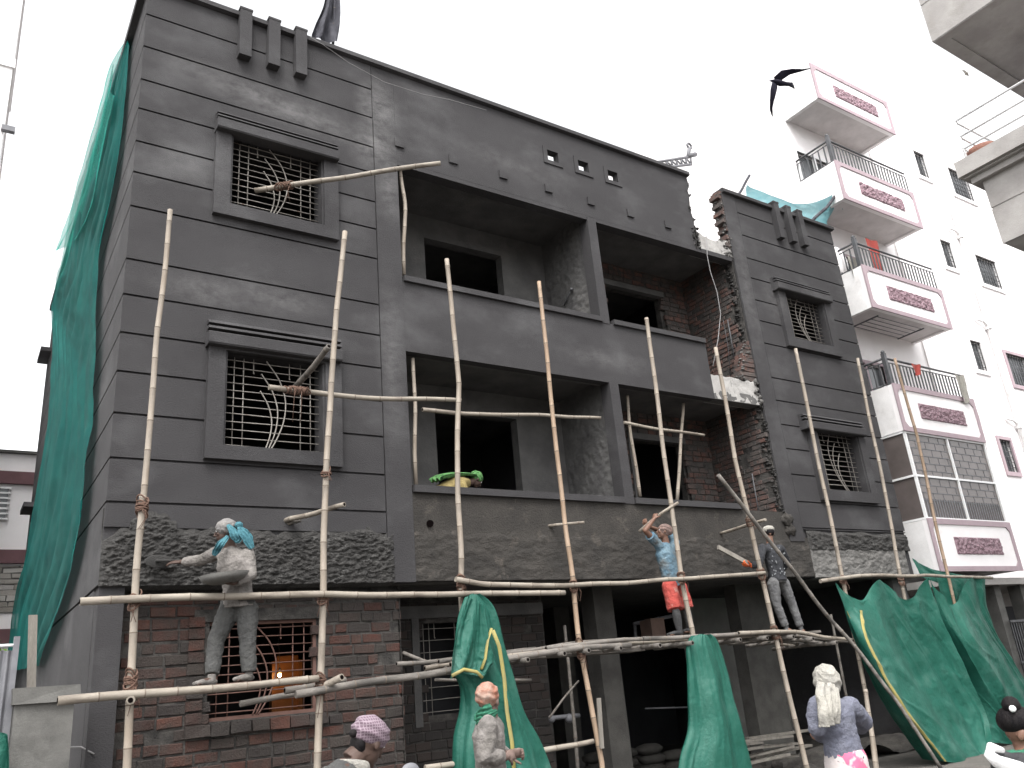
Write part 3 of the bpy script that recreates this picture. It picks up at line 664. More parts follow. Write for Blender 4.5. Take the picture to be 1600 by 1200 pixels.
bamboo('bamboo_pole', [at(1115,1210,YS)]+pz([(1082,985),(1065,900),(1037,700),(1010,497)]), .042, 'bamboo upright standing against the worker in the blue shirt', G_U, lash=[(at(1064,903,YS),1.2)])
bamboo('bamboo_pole', [at(1268,1230,YS)]+pz([(1222,1040),(1190,900),(1150,720),(1118,543)]), .043, 'bamboo upright just left of the worker in the dark printed shirt', G_U, lash=[(at(1190,895,YS),1.2),(at(1214,990,YS),1.5),(at(1168,815,YS),.8)])
bamboo('bamboo_pole', [at(1375,1240,YS)]+pz([(1355,1090),(1317,905),(1275,700),(1243,545)]), .040, 'bamboo upright in front of the two right windows, left of them at its foot', G_U, lash=[(at(1317,907,YS),.8)])
bamboo('bamboo_pole', [at(1470,1230,YS+.1)]+pz([(1412,920),(1377,745),(1340,560)],YS+.1), .038, 'bamboo upright along the right edge of the dark facade', G_U, lash=[(at(1411,905,YS),.8)])
bamboo('bamboo_pole', [at(1560,1215,YS+.1)]+pz([(1482,907),(1458,800),(1432,680),(1398,560)],YS+.1), .036, 'rightmost brownish bamboo upright in front of the white balconies', G_U, m='bamboo_t')
G_H = 'long bamboo rails tied across the uprights'
bamboo('bamboo_rail', pz([(125,940),(300,932),(500,930),(700,928),(882,926)],YS-.08), .042, 'pale bamboo guard rail in front of the worker with the pan', G_H, m='bamboo_h', hollow=(True,False))
bamboo('bamboo_rail', pz([(712,905),(755,913),(890,915),(1060,905),(1195,895)],YS-.08), .036, 'pale bamboo guard rail at the waist of the worker in the blue shirt', G_H, m='bamboo_h')
bamboo('bamboo_rail', pz([(1282,908),(1340,900),(1450,899),(1550,903)],YS-.08), .036, 'bamboo rail from which the big green tarpaulin hangs', G_H, m='bamboo_h')
bamboo('bamboo_rail', pz([(90,1095),(200,1086),(300,1077),(400,1071),(497,1060)],YS-.08), .045, 'thick bamboo under the feet of the worker with the pan', G_H, m='bamboo_h', hollow=(True,False))
bamboo('bamboo_rail', pz([(462,1085),(600,1062),(700,1048),(800,1030),(905,1012),(985,1008)],YS-.08), .045, 'cement stained bamboo sloping up across the brick pier edge', G_H, m='bamboo_d')
bamboo('bamboo_rail', pz([(445,1079),(500,1071),(540,1062)],YS+.1), .04, 'short stained bamboo stub tied at the second upright', G_H, m='bamboo_d', hollow=(True,False))
bamboo('bamboo_rail', pz([(375,1100),(430,1090),(500,1078)],YS+.3), .035, 'short dark bamboo piece lying below the window sill of the brick wall', G_H, m='bamboo_d')
bamboo('bamboo_rail', pz([(660,640),(720,646),(850,649),(938,653)],.02), .034, 'crooked bamboo strut across the lower left balcony opening', G_H, m='bamboo_h', hollow=(True,False))
bamboo('bamboo_rail', pz([(420,605),(520,617),(620,624),(720,625)],-.5), .038, 'bamboo rail tied to the lower left window grille', G_H, m='bamboo_h', hollow=(False,True), lash=[(at(462,610,-.5),2.6)])
bamboo('bamboo_rail', [at(398,298,.08), at(500,282,-.35), at(600,268,-.8), at(688,255,-1.15)], .042, 'bamboo sticking out of the upper left window grille', G_H, m='bamboo_h', hollow=(True,True), lash=[(at(447,291,-.05),1.6)])
bamboo('bamboo_rail', pz([(975,660),(1030,670),(1100,680)],.0), .030, 'thin bamboo across the lower right balcony opening', G_H, m='bamboo_h')
bamboo('bamboo_rail', pz([(845,1173),(885,1165),(927,1158)],YS-.1), .036, 'low pale bamboo stub beside the foot of the tan upright', G_H, m='bamboo_h')
bamboo('bamboo_rail', pz([(664,1200),(720,1193),(850,1172)],YS-.05), .036, 'low bamboo running behind the hanging green cloth', G_H, m='bamboo_h')
G_P = 'short bamboo putlogs between wall and scaffold'
bamboo('bamboo_putlog', [(3.36,.1,3.72),at(447,812,0),at(490,802,-.5),at(538,788,-.98)], .035, 'putlog in the wall hole right below the lower left window', G_P, m='bamboo_h', hollow=(False,True))
bamboo('bamboo_putlog', [at(445,818,0)+Vector((-.03,.1,0)),at(470,813,-.12)], .03, 'stub of bamboo beside the putlog under the lower left window', G_P, m='bamboo_d')
bamboo('bamboo_putlog', [at(848,823,.1),at(880,820,-.18),at(913,816,-.40)], .026, 'short putlog in the wall hole below the lower left balcony', G_P, m='bamboo_h')
bamboo('bamboo_putlog', [at(1124,834,.05),at(1196,812,-1.15)], .032, 'putlog crossing the upright left of the worker in the dark shirt', G_P, m='bamboo_h')
bamboo('bamboo_putlog', [at(462,604,-.28),at(490,572,-.8),at(514,541,-1.2)], .042, 'thick bamboo rising to the hood corner of the lower left window', G_P, m='bamboo_d', hollow=(False,True))
bamboo('bamboo_putlog', [at(204,1094,YS-.11),at(214,1088,-.4),at(224,1082,.1)], .042, 'putlog end with open hollow tied at the left upright', G_P, m='bamboo_h', hollow=(True,False))
bamboo('bamboo_putlog', [at(534,1058,-1.25),at(500,1074,-.9),at(470,1086,-.55)], .040, 'short bamboo poking forward beside the second upright', G_P, m='bamboo_h', hollow=(True,False))
bamboo('bamboo_prop', pz([(1000,776),(992,720),(985,670),(980,618)],.35), .035, 'left crooked prop in the lower right balcony', 'bamboo props in the balconies')
bamboo('bamboo_prop', pz([(1058,782),(1064,700),(1068,630)],.35), .035, 'right prop in the lower right balcony', 'bamboo props in the balconies')
bamboo('bamboo_prop', pz([(631,430),(629,380),(631,320),(625,262)],.12), .035, 'crooked prop at the left jamb of the upper balcony', 'bamboo props in the balconies', wob=.03)
bamboo('bamboo_prop', pz([(650,758),(647,700),(648,640),(645,560)],.12), .033, 'prop at the left jamb of the lower balcony', 'bamboo props in the balconies')
bamboo('bamboo_brace', [at(1122,742,-1.15),at(1200,840,-1.14),at(1300,970,-1.15),at(1355,1035,-1.3),at(1405,1100,-1.5),at(1470,1200,-1.75)], .036, 'long diagonal bamboo brace crossing in front of the worker in the dark shirt', 'diagonal braces', m='bamboo_d')
bamboo('bamboo_prop', [at(904,1225,.6)]+pz([(898,1130),(890,1060),(882,977)],.6), .030, 'thin dark prop standing inside left of the concrete column', 'bamboo props in the ground floor', m='bamboo_d')
bamboo('bamboo_prop', pz([(858,1122),(880,1090),(904,1064)],.5), .018, 'thin slanting stick beside the dark prop', 'bamboo props in the ground floor', m='bamboo_d')
bamboo('bamboo_prop', [at(1340,1215,.3)]+pz([(1325,1100),(1312,1030),(1298,960)],.3), .030, 'dark prop behind the woman in the white scarf', 'bamboo props in the ground floor', m='bamboo_d')
bamboo('bamboo_prop', [at(1374,1240,-1.35)]+pz([(1362,1150),(1352,1077)],-1.35), .042, 'short bamboo post under the left edge of the big tarpaulin', 'bamboo props in the ground floor')
# working platform: many stained poles
rp = random.Random(3)
base_line = [(600,1040),(700,1036),(800,1022),(900,1008),(1000,1000),(1100,996),(1215,988),(1320,1003)]
def bl(px):
    for (a,b),(c,d) in zip(base_line, base_line[1:]):
        if a <= px <= c: return b+(d-b)*(px-a)/(c-a)
    return base_line[0][1] if px < base_line[0][0] else base_line[-1][1]
spec = [(700,900,YS-.06,3),(690,985,YS+.05,-4),(850,1085,YS-.05,-1),(880,1190,YS+.08,4),(1000,1240,YS-.05,-2),(1090,1330,YS+.02,1),(1150,1325,YS-.08,-3),(640,860,-.62,-6),(760,1080,-.62,-3),(820,1010,-.5,3),(960,1240,-.6,-4),(1080,1320,-.5,-2),(700,960,-.35,4),(900,1160,-.3,0),(1050,1300,-.35,3),(1120,1310,-.15,4),(840,1080,-.15,6)]
for i,(a,b,Y,dy) in enumerate(spec):
    zb = None; P = []
    for k in range(5):
        px = a+(b-a)*k/4; z = at(px, bl(px), YS).z+(-dy*.006)+rp.uniform(-.008,.008)
        x = at(px, bl(px), YS).x; P.append((x, Y+rp.uniform(-.02,.02), z))
    bamboo('platform_pole', P, rp.uniform(.028,.038), 'cement stained bamboo lying in the working platform under the two right hand workers', 'bamboos lying in the working platform', m='bamboo_d' if i%3 else 'bamboo_h', hollow=(True,True))
for i in range(13):
    x = 5.4+i*.56+rp.uniform(-.1,.1); zz = at(bl(0) and 600+ (x-4.2)*86, bl(600+(x-4.2)*86), YS).z if False else 1.80+.17*min(1,max(0,(x-4.6)/2.2))-max(0,x-11)*.13
    bamboo('platform_bearer', [(x+rp.uniform(-.05,.05),-1.12-rp.uniform(0,.1),zz-.07),(x,-.5,zz-.07),(x,.2,zz-.07)], .034, 'stained bamboo bearer under the working platform, its open end showing', 'bearers under the working platform', m='bamboo_d', hollow=(True,False))
# planks/straps of the platform
pl = MB()
for (x0,x1,y0,y1) in ((5.9,8.3,-.8,-.45),(7.7,10.4,-.42,-.1),(9.9,12.2,-.85,-.5)):
    zz = 1.86 if x0 < 7 else 1.93
    pl = MB(); pl.box(x0,x1,y0,y1,zz,zz+.03,0,.012); o = pl.build('platform_plank', 'bamboo_d')
    tag(o, {5.9:'stained plank in the platform left of the tan upright',7.7:'stained plank in the platform behind the blue shirted worker',9.9:'stained plank in the platform below the worker in the dark shirt'}[x0], 'plank', 'planks of the working platform')
o = MB(); o.obox(at(935,1130,YS-.06)+Vector((.03,0,0)), (.03,0,0),(0,.012,0),(.02,0,.30)); tag(o.build('splice_plank','wood'), 'pale plank tied to the foot of the tan upright', 'plank')
for k in range(2):
    bamboo('bamboo_rail', [at(630,1020,.1),at(700,1045,-.4)] if k == 0 else [at(830,1063,.3),at(680,1062,.25)], .025, ['thin stick slanting from the brick pier to the platform','stained bamboo running behind the hanging cloth below the platform'][k], G_H, m='bamboo_d')

# ================================================================== CLOTHS
def catmull(P, t):
    n = len(P)-1; x = max(0,min(.99999,t))*n; i = int(x); f = x-i
    p0,p1,p2,p3 = P[max(i-1,0)],P[i],P[i+1],P[min(i+2,n)]
    return .5*((2*p1)+(p2-p0)*f+(2*p0-5*p1+4*p2-p3)*f*f+(3*p1-p0-3*p2+p3)*f*f*f)
def cloth(cols, nu, nv, fold=(.05,3), seed=0, crease=.012, mfn=None, thick=.0, dirn=Vector((0,-1,0)), mb=None):
    # cols: list of world polylines, top to bottom
    mb = mb or MB()
    def f(u, v):
        c = [catmull(col, v) for col in cols]; p = catmull(c, u)
        k = len(cols)-1
        d = fold[0]*math.sin(u*fold[1]*2*math.pi+1.5*N(seed,u*3,v*1.5,1)+seed)*(.25+.75*min(1,v*2+.1))
        d += crease*1.5*N(u*7-v*2,v*1.6,seed,1)+crease*.35*fbm(p.x+seed,v*2+p.y,p.z,3.0,3)+crease*.5*max(0,1-abs(N(u*6-v*3,v*2.2+u*2,seed+3,1))*7)
        return p+dirn*d
    mb.grid(f, nu, nv, mfn=mfn)
    return mb
# big tarpaulin left half
def wc(l, ys): return [at(x,y,Y) for (x,y),Y in zip(l,ys)]
ya = [-1.05,-1.05,-1.1,-1.2,-1.3]
A = [wc([(1303,910),(1330,988),(1352,1045),(1385,1112),(1438,1186)],[-1.03,-.98,-.95,-.95,-1.0]),
     wc([(1345,938),(1352,990),(1385,1060),(1425,1125),(1478,1190)],[-1.02,-1.28,-1.38,-1.42,-1.45]),
     wc([(1373,906),(1398,985),(1438,1065),(1478,1130),(1515,1192)],ya),
     wc([(1416,937),(1436,990),(1478,1065),(1515,1130),(1540,1180)],[-1.0,-.97,-1.0,-1.1,-1.3]),
     wc([(1449,903),(1475,975),(1508,1050),(1540,1115),(1546,1155)],ya)]
TA = empty('green_tarpaulin', at(1430,1190,-1.1), 'big green tarpaulin hanging from the right bamboo rail, with yellow edge stripes', 'tarpaulin', 'green tarpaulins on the scaffold')
cl = cloth(A, 200, 200, (.035,5), 1, .034); cl.build('sheet', 'green', TA)
def stripe(cols, u0, u1, off, parent, seed, fold, crease, v0=0, v1=1):
    mb = MB()
    def f(u, v):
        uu = u0+(u1-u0)*u; v = v0+(v1-v0)*v
        p = catmull([catmull(c, v) for c in cols], uu)
        d = fold[0]*math.sin(uu*fold[1]*2*math.pi+1.5*N(seed,uu*3,v*1.5,1)+seed)*(.25+.75*min(1,v*2+.1))
        d += crease*1.5*N(uu*7-v*2,v*1.6,seed,1)+crease*.35*fbm(p.x+seed,v*2+p.y,p.z,3.0,3)+crease*.5*max(0,1-abs(N(uu*6-v*3,v*2.2+uu*2,seed+3,1))*7)
        return p+Vector((0,-1,0))*(d+off)
    mb.grid(f, 8, 160); mb.build('yellow_stripe', 'yellow', parent)
stripe(A, .015, .06, .014, TA, 1, (.035,5), .034, .15, 1); stripe(A, .215, .25, .014, TA, 1, (.035,5), .034, .1, 1)
Bc = [wc([(1453,905),(1478,985),(1510,1060),(1536,1120),(1548,1160)],[-1.0,-.95,-.95,-1.0,-1.05]),
      wc([(1487,945),(1512,1000),(1550,1068),(1578,1120),(1590,1162)],[-1.0,-1.25,-1.28,-1.22,-1.15]),
      wc([(1514,904),(1532,965),(1572,1040),(1600,1100),(1612,1150)],[-1.05,-1.05,-1.1,-1.15,-1.2]),
      wc([(1537,906),(1540,950),(1590,1045),(1635,1120),(1650,1160)],[-1.0,-1.0,-1.0,-1.0,-1.05])]
TB = cloth(Bc, 130, 180, (.035,4), 4, .032).build('green_tarpaulin', 'green'); tag(TB, 'darker green tarpaulin sheet hanging at the right end of the rail', 'tarpaulin', 'green tarpaulins on the scaffold')
Dc = [wc([(1462,900),(1474,940),(1492,985)],[-.82,-.82,-.85]), wc([(1500,900),(1512,945),(1528,990)],[-.8,-.84,-.85]), wc([(1539,901),(1541,945),(1556,990)],[-.82,-.82,-.85])]
tag(cloth(Dc, 50, 50, (.012,3), 9, .015).build('green_tarpaulin', 'green'), 'back fold of green sheet seen inside the swag at the right end of the rail', 'tarpaulin', 'green tarpaulins on the scaffold')
Cc = [wc([(1425,872),(1432,885),(1440,902)],[-.75]*3), wc([(1460,890),(1468,900),(1472,912)],[-.7]*3), wc([(1535,903),(1534,912),(1530,925)],[-.7]*3)]
tag(cloth(Cc, 40, 20, (.01,2), 6, .008).build('green_tarpaulin', 'green'), 'corner of green sheet showing above the right bamboo rail', 'tarpaulin', 'green tarpaulins on the scaffold')
# hanging bundle in the middle (behind the worker with the peach headwrap)
def bundle(name, Lft, Rgt, Y, seed, label, bulge=.16, folds=5, nu=120, nv=170):
    mb = MB()
    def f(u, v):
        a = catmull([at(x,y,Y) for x,y in Lft], v); b = catmull([at(x,y,Y) for x,y in Rgt], v)
        # wrap round: u 0..1 front half, closed at the back
        ang = 2*math.pi*u; c = (a+b)/2; h = (b-a)/2
        k = 1+.10*N(math.cos(ang)*1.5,v*2.5,seed+math.sin(ang)*1.5,1)
        dep = bulge*(.35+.65*min(1,v*1.6))
        d = .045*math.sin(ang*folds+2*N(v*2,seed,0,1)+v*1.5)*(.3+v)+.022*N(math.cos(ang)*5,v*2.2,seed+math.sin(ang)*5,1)+.005*fbm(math.cos(ang)*2,v*4,seed+math.sin(ang)*2,1.6,3)
        p = c+h*(math.cos(ang)*k*(1+d*1.2))+Vector((0,-1,0))*(math.sin(ang)*dep*k+d*1.6*math.sin(ang))
        if v < .02: p = c+(p-c)*.35
        return p
    mb.grid(f, nu, nv); return mb
m1 = bundle('x', [(728,930),(716,962),(709,1010),(706,1045),(722,1075),(725,1110),(716,1160),(712,1240)], [(745,926),(770,950),(785,1010),(800,1060),(815,1110),(840,1160),(868,1240)], YS-.12, 2, '')
E1 = empty('green_cloth', at(780,1235,YS-.12), 'green cloth with yellow border thrown over the platform behind the peach headwrap worker', 'cloth', 'green tarpaulins on the scaffold')
m1.build('sheet', 'green', E1)
fl = [[at(x,y,YS-.38) for x,y in c] for c in ([(735,935),(718,975),(708,1020),(704,1062)],[(748,940),(740,990),(730,1040),(722,1052)],[(758,950),(765,1000),(770,1030),(755,1058)])]
fo = cloth(fl, 60, 80, (.03,2), 3, .02).build('front_flap', 'green', E1)
ys = MB(); ys.tube([at(x,y,YS-.40) for x,y in ((768,982),(762,1000),(758,1030),(752,1046))], [(.012,.03)]*4, 8, flat=(1,0,0)); ys.tube([at(x,y,YS-.42) for x,y in ((706,1056),(725,1046),(745,1050),(754,1059))], [(.02,.012)]*4, 8, flat=(0,0,1)); ys.build('yellow_stripe', 'yellow', E1)
ys = MB(); ys.tube([at(x,y,YS-.33) for x,y in ((770,985),(780,1010),(788,1060),(792,1110),(800,1160),(806,1240))], [(.028,.012)]*6, 8, flat=(1,0,0)); ys.build('yellow_stripe', 'yellow', E1)
m2 = bundle('x', [(1082,992),(1073,1010),(1076,1050),(1079,1095),(1081,1140),(1068,1185),(1060,1240)], [(1108,990),(1120,1003),(1133,1045),(1142,1090),(1155,1140),(1168,1190),(1180,1250)], YS-.15, 5, '', folds=4)
tag(m2.build('green_cloth', 'green'), 'green cloth draped over the foot of the upright by the blue shirted worker', 'cloth', 'green tarpaulins on the scaffold')
# big net down the left side wall
XN = 1.22
NL = [atx(x,y,X) for x,y,X in ((200,62,1.28),(178,100,1.26),(160,170,1.24),(140,240,1.2),(118,320,1.2),(104,400,1.2),(92,440,1.2),(85,480,1.2),(88,540,1.2),(84,620,1.2),(73,700,1.2),(57,790,1.2),(42,870,1.2),(24,950,1.2),(14,1050,1.2))]
NR = [atx(x,y,1.30) for x,y in ((203,72),(197,160),(188,250),(172,340),(160,400),(156,470),(156,540),(152,600),(148,660),(144,720),(138,790),(128,850),(112,915),(92,975),(66,1040))]
mb = MB()
def fnet(u, v):
    a = catmull(NL, v); b = catmull(NR, v); p = a.lerp(b, u)
    d = .05*math.sin(u*22+2.5*N(u*2,v*3,1,1)+v*3)+.05*fbm(u*2,v*5,2,1.5,4)+.03*N(u*20,v*3,5,1)
    return p+Vector((-1,-.0,0))*(abs(d)+.02)*(.3+.7*min(1,v*6))
mb.grid(fnet, 130, 220, mfn=lambda u,v: 1 if (u < .18+.12*math.sin(v*9) and v < .45) else 0)
NT = mb.build('shade_net', ['net','net_thin']); tag(NT, 'tall teal green shade net hanging down the left side wall from the roof', 'net')
mb = MB(); TT = [[atx(x,y,1.18) for x,y in c] for c in ([(178,100),(150,210),(118,310),(88,392)],[(172,140),(152,230),(130,320),(92,390)],[(180,150),(160,240),(142,330),(118,380)])]
cloth(TT, 30, 60, (.02,2), 8, .02, mb=mb, dirn=Vector((-1,0,0))); tag(mb.build('shade_net','net_thin'), 'thin pale flap of netting flying off the top left of the tall net', 'net')

# things on the roof
RC_ = MB(); cols = [[at(x,y,.3) for x,y in c] for c in ([(512,-30),(505,10),(492,40),(485,58)],[(518,-30),(516,10),(507,40),(503,64)],[(528,-30),(530,10),(529,40),(526,70)])]
cloth(cols, 30, 50, (.06,2), 9, .03, mb=RC_); tag(RC_.build('dark_cloth','black_cloth'), 'dark grey cloth hanging from a pole on the roof edge', 'cloth')
bamboo('roof_stick', [at(520,75,.35),at(522,20,.35),at(524,-45,.35)], .025, 'stick holding the dark cloth on the roof edge', 'sticks standing on the roof', m='black_cloth')
bamboo('roof_stick', pz([(1150,310),(1160,295),(1171,274)],.3), .035, 'stick at the left end of the pale teal tarp on the roof', 'sticks standing on the roof', m='black_cloth')
bamboo('roof_stick', pz([(1262,352),(1290,325),(1327,278)],.25), .045, 'long slanting stick at the right end of the pale teal tarp', 'sticks standing on the roof', m='black_cloth')
TP = [[at(x,y,Y) for (x,y),Y in zip(c,(.3,.5,.8))] for c in ([(1166,288),(1166,300),(1168,312)],[(1200,304),(1205,318),(1205,326)],[(1245,318),(1250,332),(1255,345)],[(1285,312),(1285,335),(1290,355)],[(1318,292),(1304,325),(1288,352)])]
tag(cloth(TP, 60, 40, (.02,2), 11, .03).build('roof_tarp','tarp'), 'pale teal tarp slung between sticks above the right parapet', 'tarp')
tp2 = [[at(x,y,.4) for x,y in c] for c in ([(1310,302),(1312,315),(1316,328)],[(1318,303),(1317,312),(1318,322)])]
k = MB(); cloth(tp2, 8, 16, (.01,1), 2, .01, mb=k); k.build('loose_end','tarp',bpy.data.objects['roof_tarp'])
# truss mast far behind the roof
T = empty('lattice_mast', at(1055,270,4), 'grey steel lattice arm with a round end showing above the broken parapet', 'mast')
t = MB(); P1,P2,P3,P4 = at(1015,255,4),at(1079,245,4),at(1022,264,4),at(1080,257,4)
for a,b in ((P1,P2),(P3,P4)): t.tube([a,b], .045, 5)
for i in range(9):
    a = P1.lerp(P2,i/8); b = P3.lerp(P4,i/8); c_ = P3.lerp(P4,min(1,(i+1)/8)); t.tube([a,b],.03,5); t.tube([a,c_],.026,5)
t.build('truss', 'grey_metal', T)
t = MB(); t.tube([at(1075,246,4),at(1077,232,4)], .06, 6); t.tube([at(1075,244,4),at(1087,241,4)], .07, 6); 
c0 = at(1077,228,4); t.tube([c0+Vector((math.cos(a)*.09,0,math.sin(a)*.09)) for a in [k*math.pi/6 for k in range(13)]], .035, 5); t.build('end_fitting', 'grey_metal', T)
c = MB(); c.tube([at(x,y,-.14) for x,y in ((485,58),(505,70),(545,98),(600,128),(660,147),(700,155),(760,172))], .004, 5); tag(c.build('cable','wire_l'), 'thin pale cable sagging along the top of the parapet', 'cable')
c = MB(); c.tube([at(x,y,-.06) for x,y in ((1104,362),(1105,400),(1110,425),(1120,455),(1126,490),(1122,530),(1114,572))], .008, 5); tag(c.build('cord','wire_l'), 'pale cord hanging from the broken beam down the gap', 'cord')
c = MB(); c.tube([(1.0,.25,1.35),(1.15,.1,1.37),(1.3,.05,1.36),(1.42,.0,1.28)], .009, 5)
tag(c.build('wire','wire_l'), 'bent pale wire sticking out beside the gate post', 'wire')
c = MB(); c.tube([atx(x,y,12.88) for x,y in ((1130,500),(1138,545),(1142,600))], .006, 5)
for px,py in ((1137,500),(1175,740)):
    p = atx(px,py,12.86)
    c.tube([p,p+Vector((-.02,0,-.9))], .012, 5)
tag(c.build('conduit','black_metal'), 'dark conduit lines on the brick party wall', 'conduit')
c = MB(); c.tube([atx(893,452,9.03), atx(881,478,9.03)], .014, 6); c.ell(atx(893,452,9.02), .035, n=8); tag(c.build('conduit','black_metal'), 'short dark conduit with a round head on the dividing wall', 'conduit')
for (px,py,l) in ((672,818,'black disc painted as a round putlog hole in the coarse band left of the middle'),):
    c = MB(); c.tube([at(px,py,-.032),at(px,py,-.028)], .05, 16); tag(c.build('painted_wall_hole','hollow',B))  # flat disc on the band, its black stands for shade in a hole

# ================================================================== LEFT: post, gate, houses
G = empty('gate_post', (.87,-.45,-.28), 'grey cement gate post with a slab cap at the left corner', 'post')
w = MB()
def postf(x0,x1,y0,y1,z0,z1):
    w.box(x0,x1,y0,y1,z0,z1,0,.008)
postf(.63,1.13,-.62,-.2,-.28,1.80); w.build('pillar','concrete',G)
w = MB(); w.box(.60,1.17,-.66,-.16,1.80,1.94,0,.012); w.build('cap','concrete',G)
o = MB(); o.obox(at(50,1025,-.1), (.04,0,0),(0,.012,0),(-.03,0,.40)); tag(o.build('wooden_plank','wood'), 'upright grey plank leaning above the gate post', 'plank')
o = MB(); p0 = at(-60,1020,-.4); p1 = at(20,1015,-.4)
o.grid(lambda u,v: (p0.x+(p1.x-p0.x)*u, -.4+.015*math.sin(u*40), -.28+(p0.z+.28)*v), 60, 6); o.box(p1.x,p1.x+.05,-.42,-.36,-.28,p1.z+.12)
o = o.build('sheet_gate','grey_metal'); tag(o, 'grey corrugated sheet gate at the lower left edge', 'gate')
o = MB(); o.tube([at(-60,1012,-.4),at(25,1008,-.4)], .015, 6); tag(o.build('pipe','alu'), 'thin pale pipe running above the sheet gate', 'pipe')
gc = [[at(x,y,-.8) for x,y in c] for c in ([(-40,1140),(-40,1180),(-40,1230)],[(5,1145),(8,1180),(5,1230)],[(12,1150),(14,1185),(14,1230)])]
tag(cloth(gc, 20, 20, (.02,2), 3, .02).build('green_cloth','green'), 'scrap of green cloth at the lower left corner', 'cloth', 'green tarpaulins on the scaffold')
# leafy sprig
tr = empty('leafy_shrub', at(-12,1060,1.5), 'small leafy shrub at the far left edge above the gate', 'shrub')
s_ = MB(); bp = at(-25,1100,1.5); s_.tube([Vector((bp.x,bp.y,-.28)),bp,at(-15,1030,1.5),at(-12,1010,1.5)], [.03,.02,.012,.006], 6); s_.build('stem','wood',tr)
lf = MB(); M['leaf'] = mat('bright_leaf', (.12,.22,.03), (.08,.16,.02), 10, .5, translucent=.3)
for k in range(110):
    c0 = at(-14+random.gauss(0,9),1030+random.gauss(0,16),1.5+random.gauss(0,.12)); d = Vector((random.uniform(-1,1),random.uniform(-1,1),random.uniform(-1,.6))).normalized(); e = d.orthogonal().normalized()
    lf.add([c0,c0+d*.04+e*.02,c0+d*.09,c0+d*.04-e*.02],[(0,1,2,3)])
lf.build('leaves','leaf',tr)
# white house with maroon bands far left
HY = 13.0
def hz(py, px=20): return at(px,py,HY).z
hx1 = at(190,800,HY).x; hx0 = at(-500,800,HY).x
Hs = empty('white_house', (at(20,900,HY).x,HY,-.28), 'white house with maroon bands and stone cladding, low at the far left', 'house')
w = MB(); w.box(hx0,hx1,HY,HY+6,-.28,hz(708)); w.build('wall','white',Hs)
for a,b in ((738,757),(860,881),(983,1005)):
    w = MB(); w.box(hx0,hx1+.05,HY-.12,HY+.01,hz(b),hz(a)); w.build('band','maroon',Hs)
w = MB(); w.box(hx0,hx1+.05,HY-.12,HY+.2,hz(709),hz(705)); w.build('coping','concrete',Hs)
M['stone'] = mat('stacked_stone_cladding', (.5,.48,.45), None, island=[(.30,.285,.26),(.40,.385,.36),(.25,.235,.21),(.35,.335,.32)], rough=.95, bump=1, bscale=20, grain=.2)
w = MB(); bricks(w, (hx0+2,HY-.03,hz(958)), (1,0,0),(0,0,1),(0,-1,0), hx1-hx0-2, hz(884)-hz(958), bl=.5, ch=.13, jit=.015); w.build('stone_cladding',['stone','concrete'],Hs)
w = MB(); xw = at(12,780,HY).x
w.box(xw-1.3,xw,HY-.06,HY+.01,hz(812),hz(764)); fo = w.build('window','glass',Hs)
w = MB()
for i in range(7): w.box(xw-1.35,xw+.05,HY-.1,HY-.05,hz(812)+(hz(764)-hz(812))*i/6-.02,hz(812)+(hz(764)-hz(812))*i/6+.02)
w.build('grille','alu',fo)
# tall white building at far left
xe = at(15,140,9).x
Tw = empty('tall_white_building', (xe-3,9,-.28), 'tall white building edge at the upper left corner', 'building')
w = MB(); w.box(xe-8,xe,9,15,-.28,22); w.build('wall','white_stained',Tw)
w = MB(); p = at(19,202,8.9); w.box(xe-.05,xe+.22,8.85,8.98,p.z-.08,p.z+.05); w.build('bracket','grey_metal',Tw)
w = MB()
for z in (10.2,13.2,16.2,19.2): w.box(xe-8,xe+.04,8.95,15,z,z+.25)
w.build('floor_band','white',Tw)

# ================================================================== WHITE APARTMENT BUILDING
WB = empty('white_apartment_building', (17.8,1.1,-.28), 'white apartment building with mauve trimmed balconies beside the dark building', 'building')
WY = 1.1
wins = []
for k, z in enumerate((3.75,6.85,9.05-.0,12.5,15.95)): pass
nar = [(24.42,25.05,z,z+.95) for z in (2.85,5.95,9.03,12.45,15.75)]
wid = [(26.45,27.75,z,z+1.05) for z in (2.75,5.75,8.82,12.28,15.62)]
w = MB(); dr = [(17.95,19.5,z+.12,z+2.2) for z in (3.05,6.23,9.35,12.4)]
wall_xz(w, 17.8, 40, WY, WY+.2, 2.9, 18.2, nar+wid+dr)
w.box(17.8,18.0,WY+.2,9,2.9,18.2); w.box(18.0,40,WY+.9,WY+1.0,2.9,18.2)
for z in (6.1,9.2,12.3,15.4): w.box(18.0,40,WY+.2,WY+.9,z,z+.15)
w.box(17.8,40,WY,9,18.2,18.3)
w.build('wall','white',WB)
def bwin(x0,x1,z0,z1,nb,trim=True):
    f = MB()
    for a,b,c,d in ((x0-.1,x1+.1,z1,z1+.1),(x0-.1,x1+.1,z0-.12,z0),(x0-.1,x0,z0,z1),(x1,x1+.1,z0,z1)): f.box(a,b,WY-.05,WY+.03,c,d)
    fo = f.build('window_trim','pink' if trim else 'white',WB)
    g_ = MB()
    g_.box(x0,x1,WY+.10,WY+.12,z0,z1); g_.build('pane','glass',fo)
    g_ = MB()
    for i in range(nb+1): x = x0+(x1-x0)*i/nb; g_.tube([(x,WY+.02,z0),(x,WY+.02,z1)], .012, 5)
    for i in range(7): z = z0+(z1-z0)*i/6; g_.tube([(x0,WY+.03,z),(x1,WY+.03,z)], .010, 5)
    g_.build('grille','black_metal',fo)
for a in nar: bwin(*a, 4, a[2] < 9)
for a in wid: bwin(*a, 8, a[2] < 12)
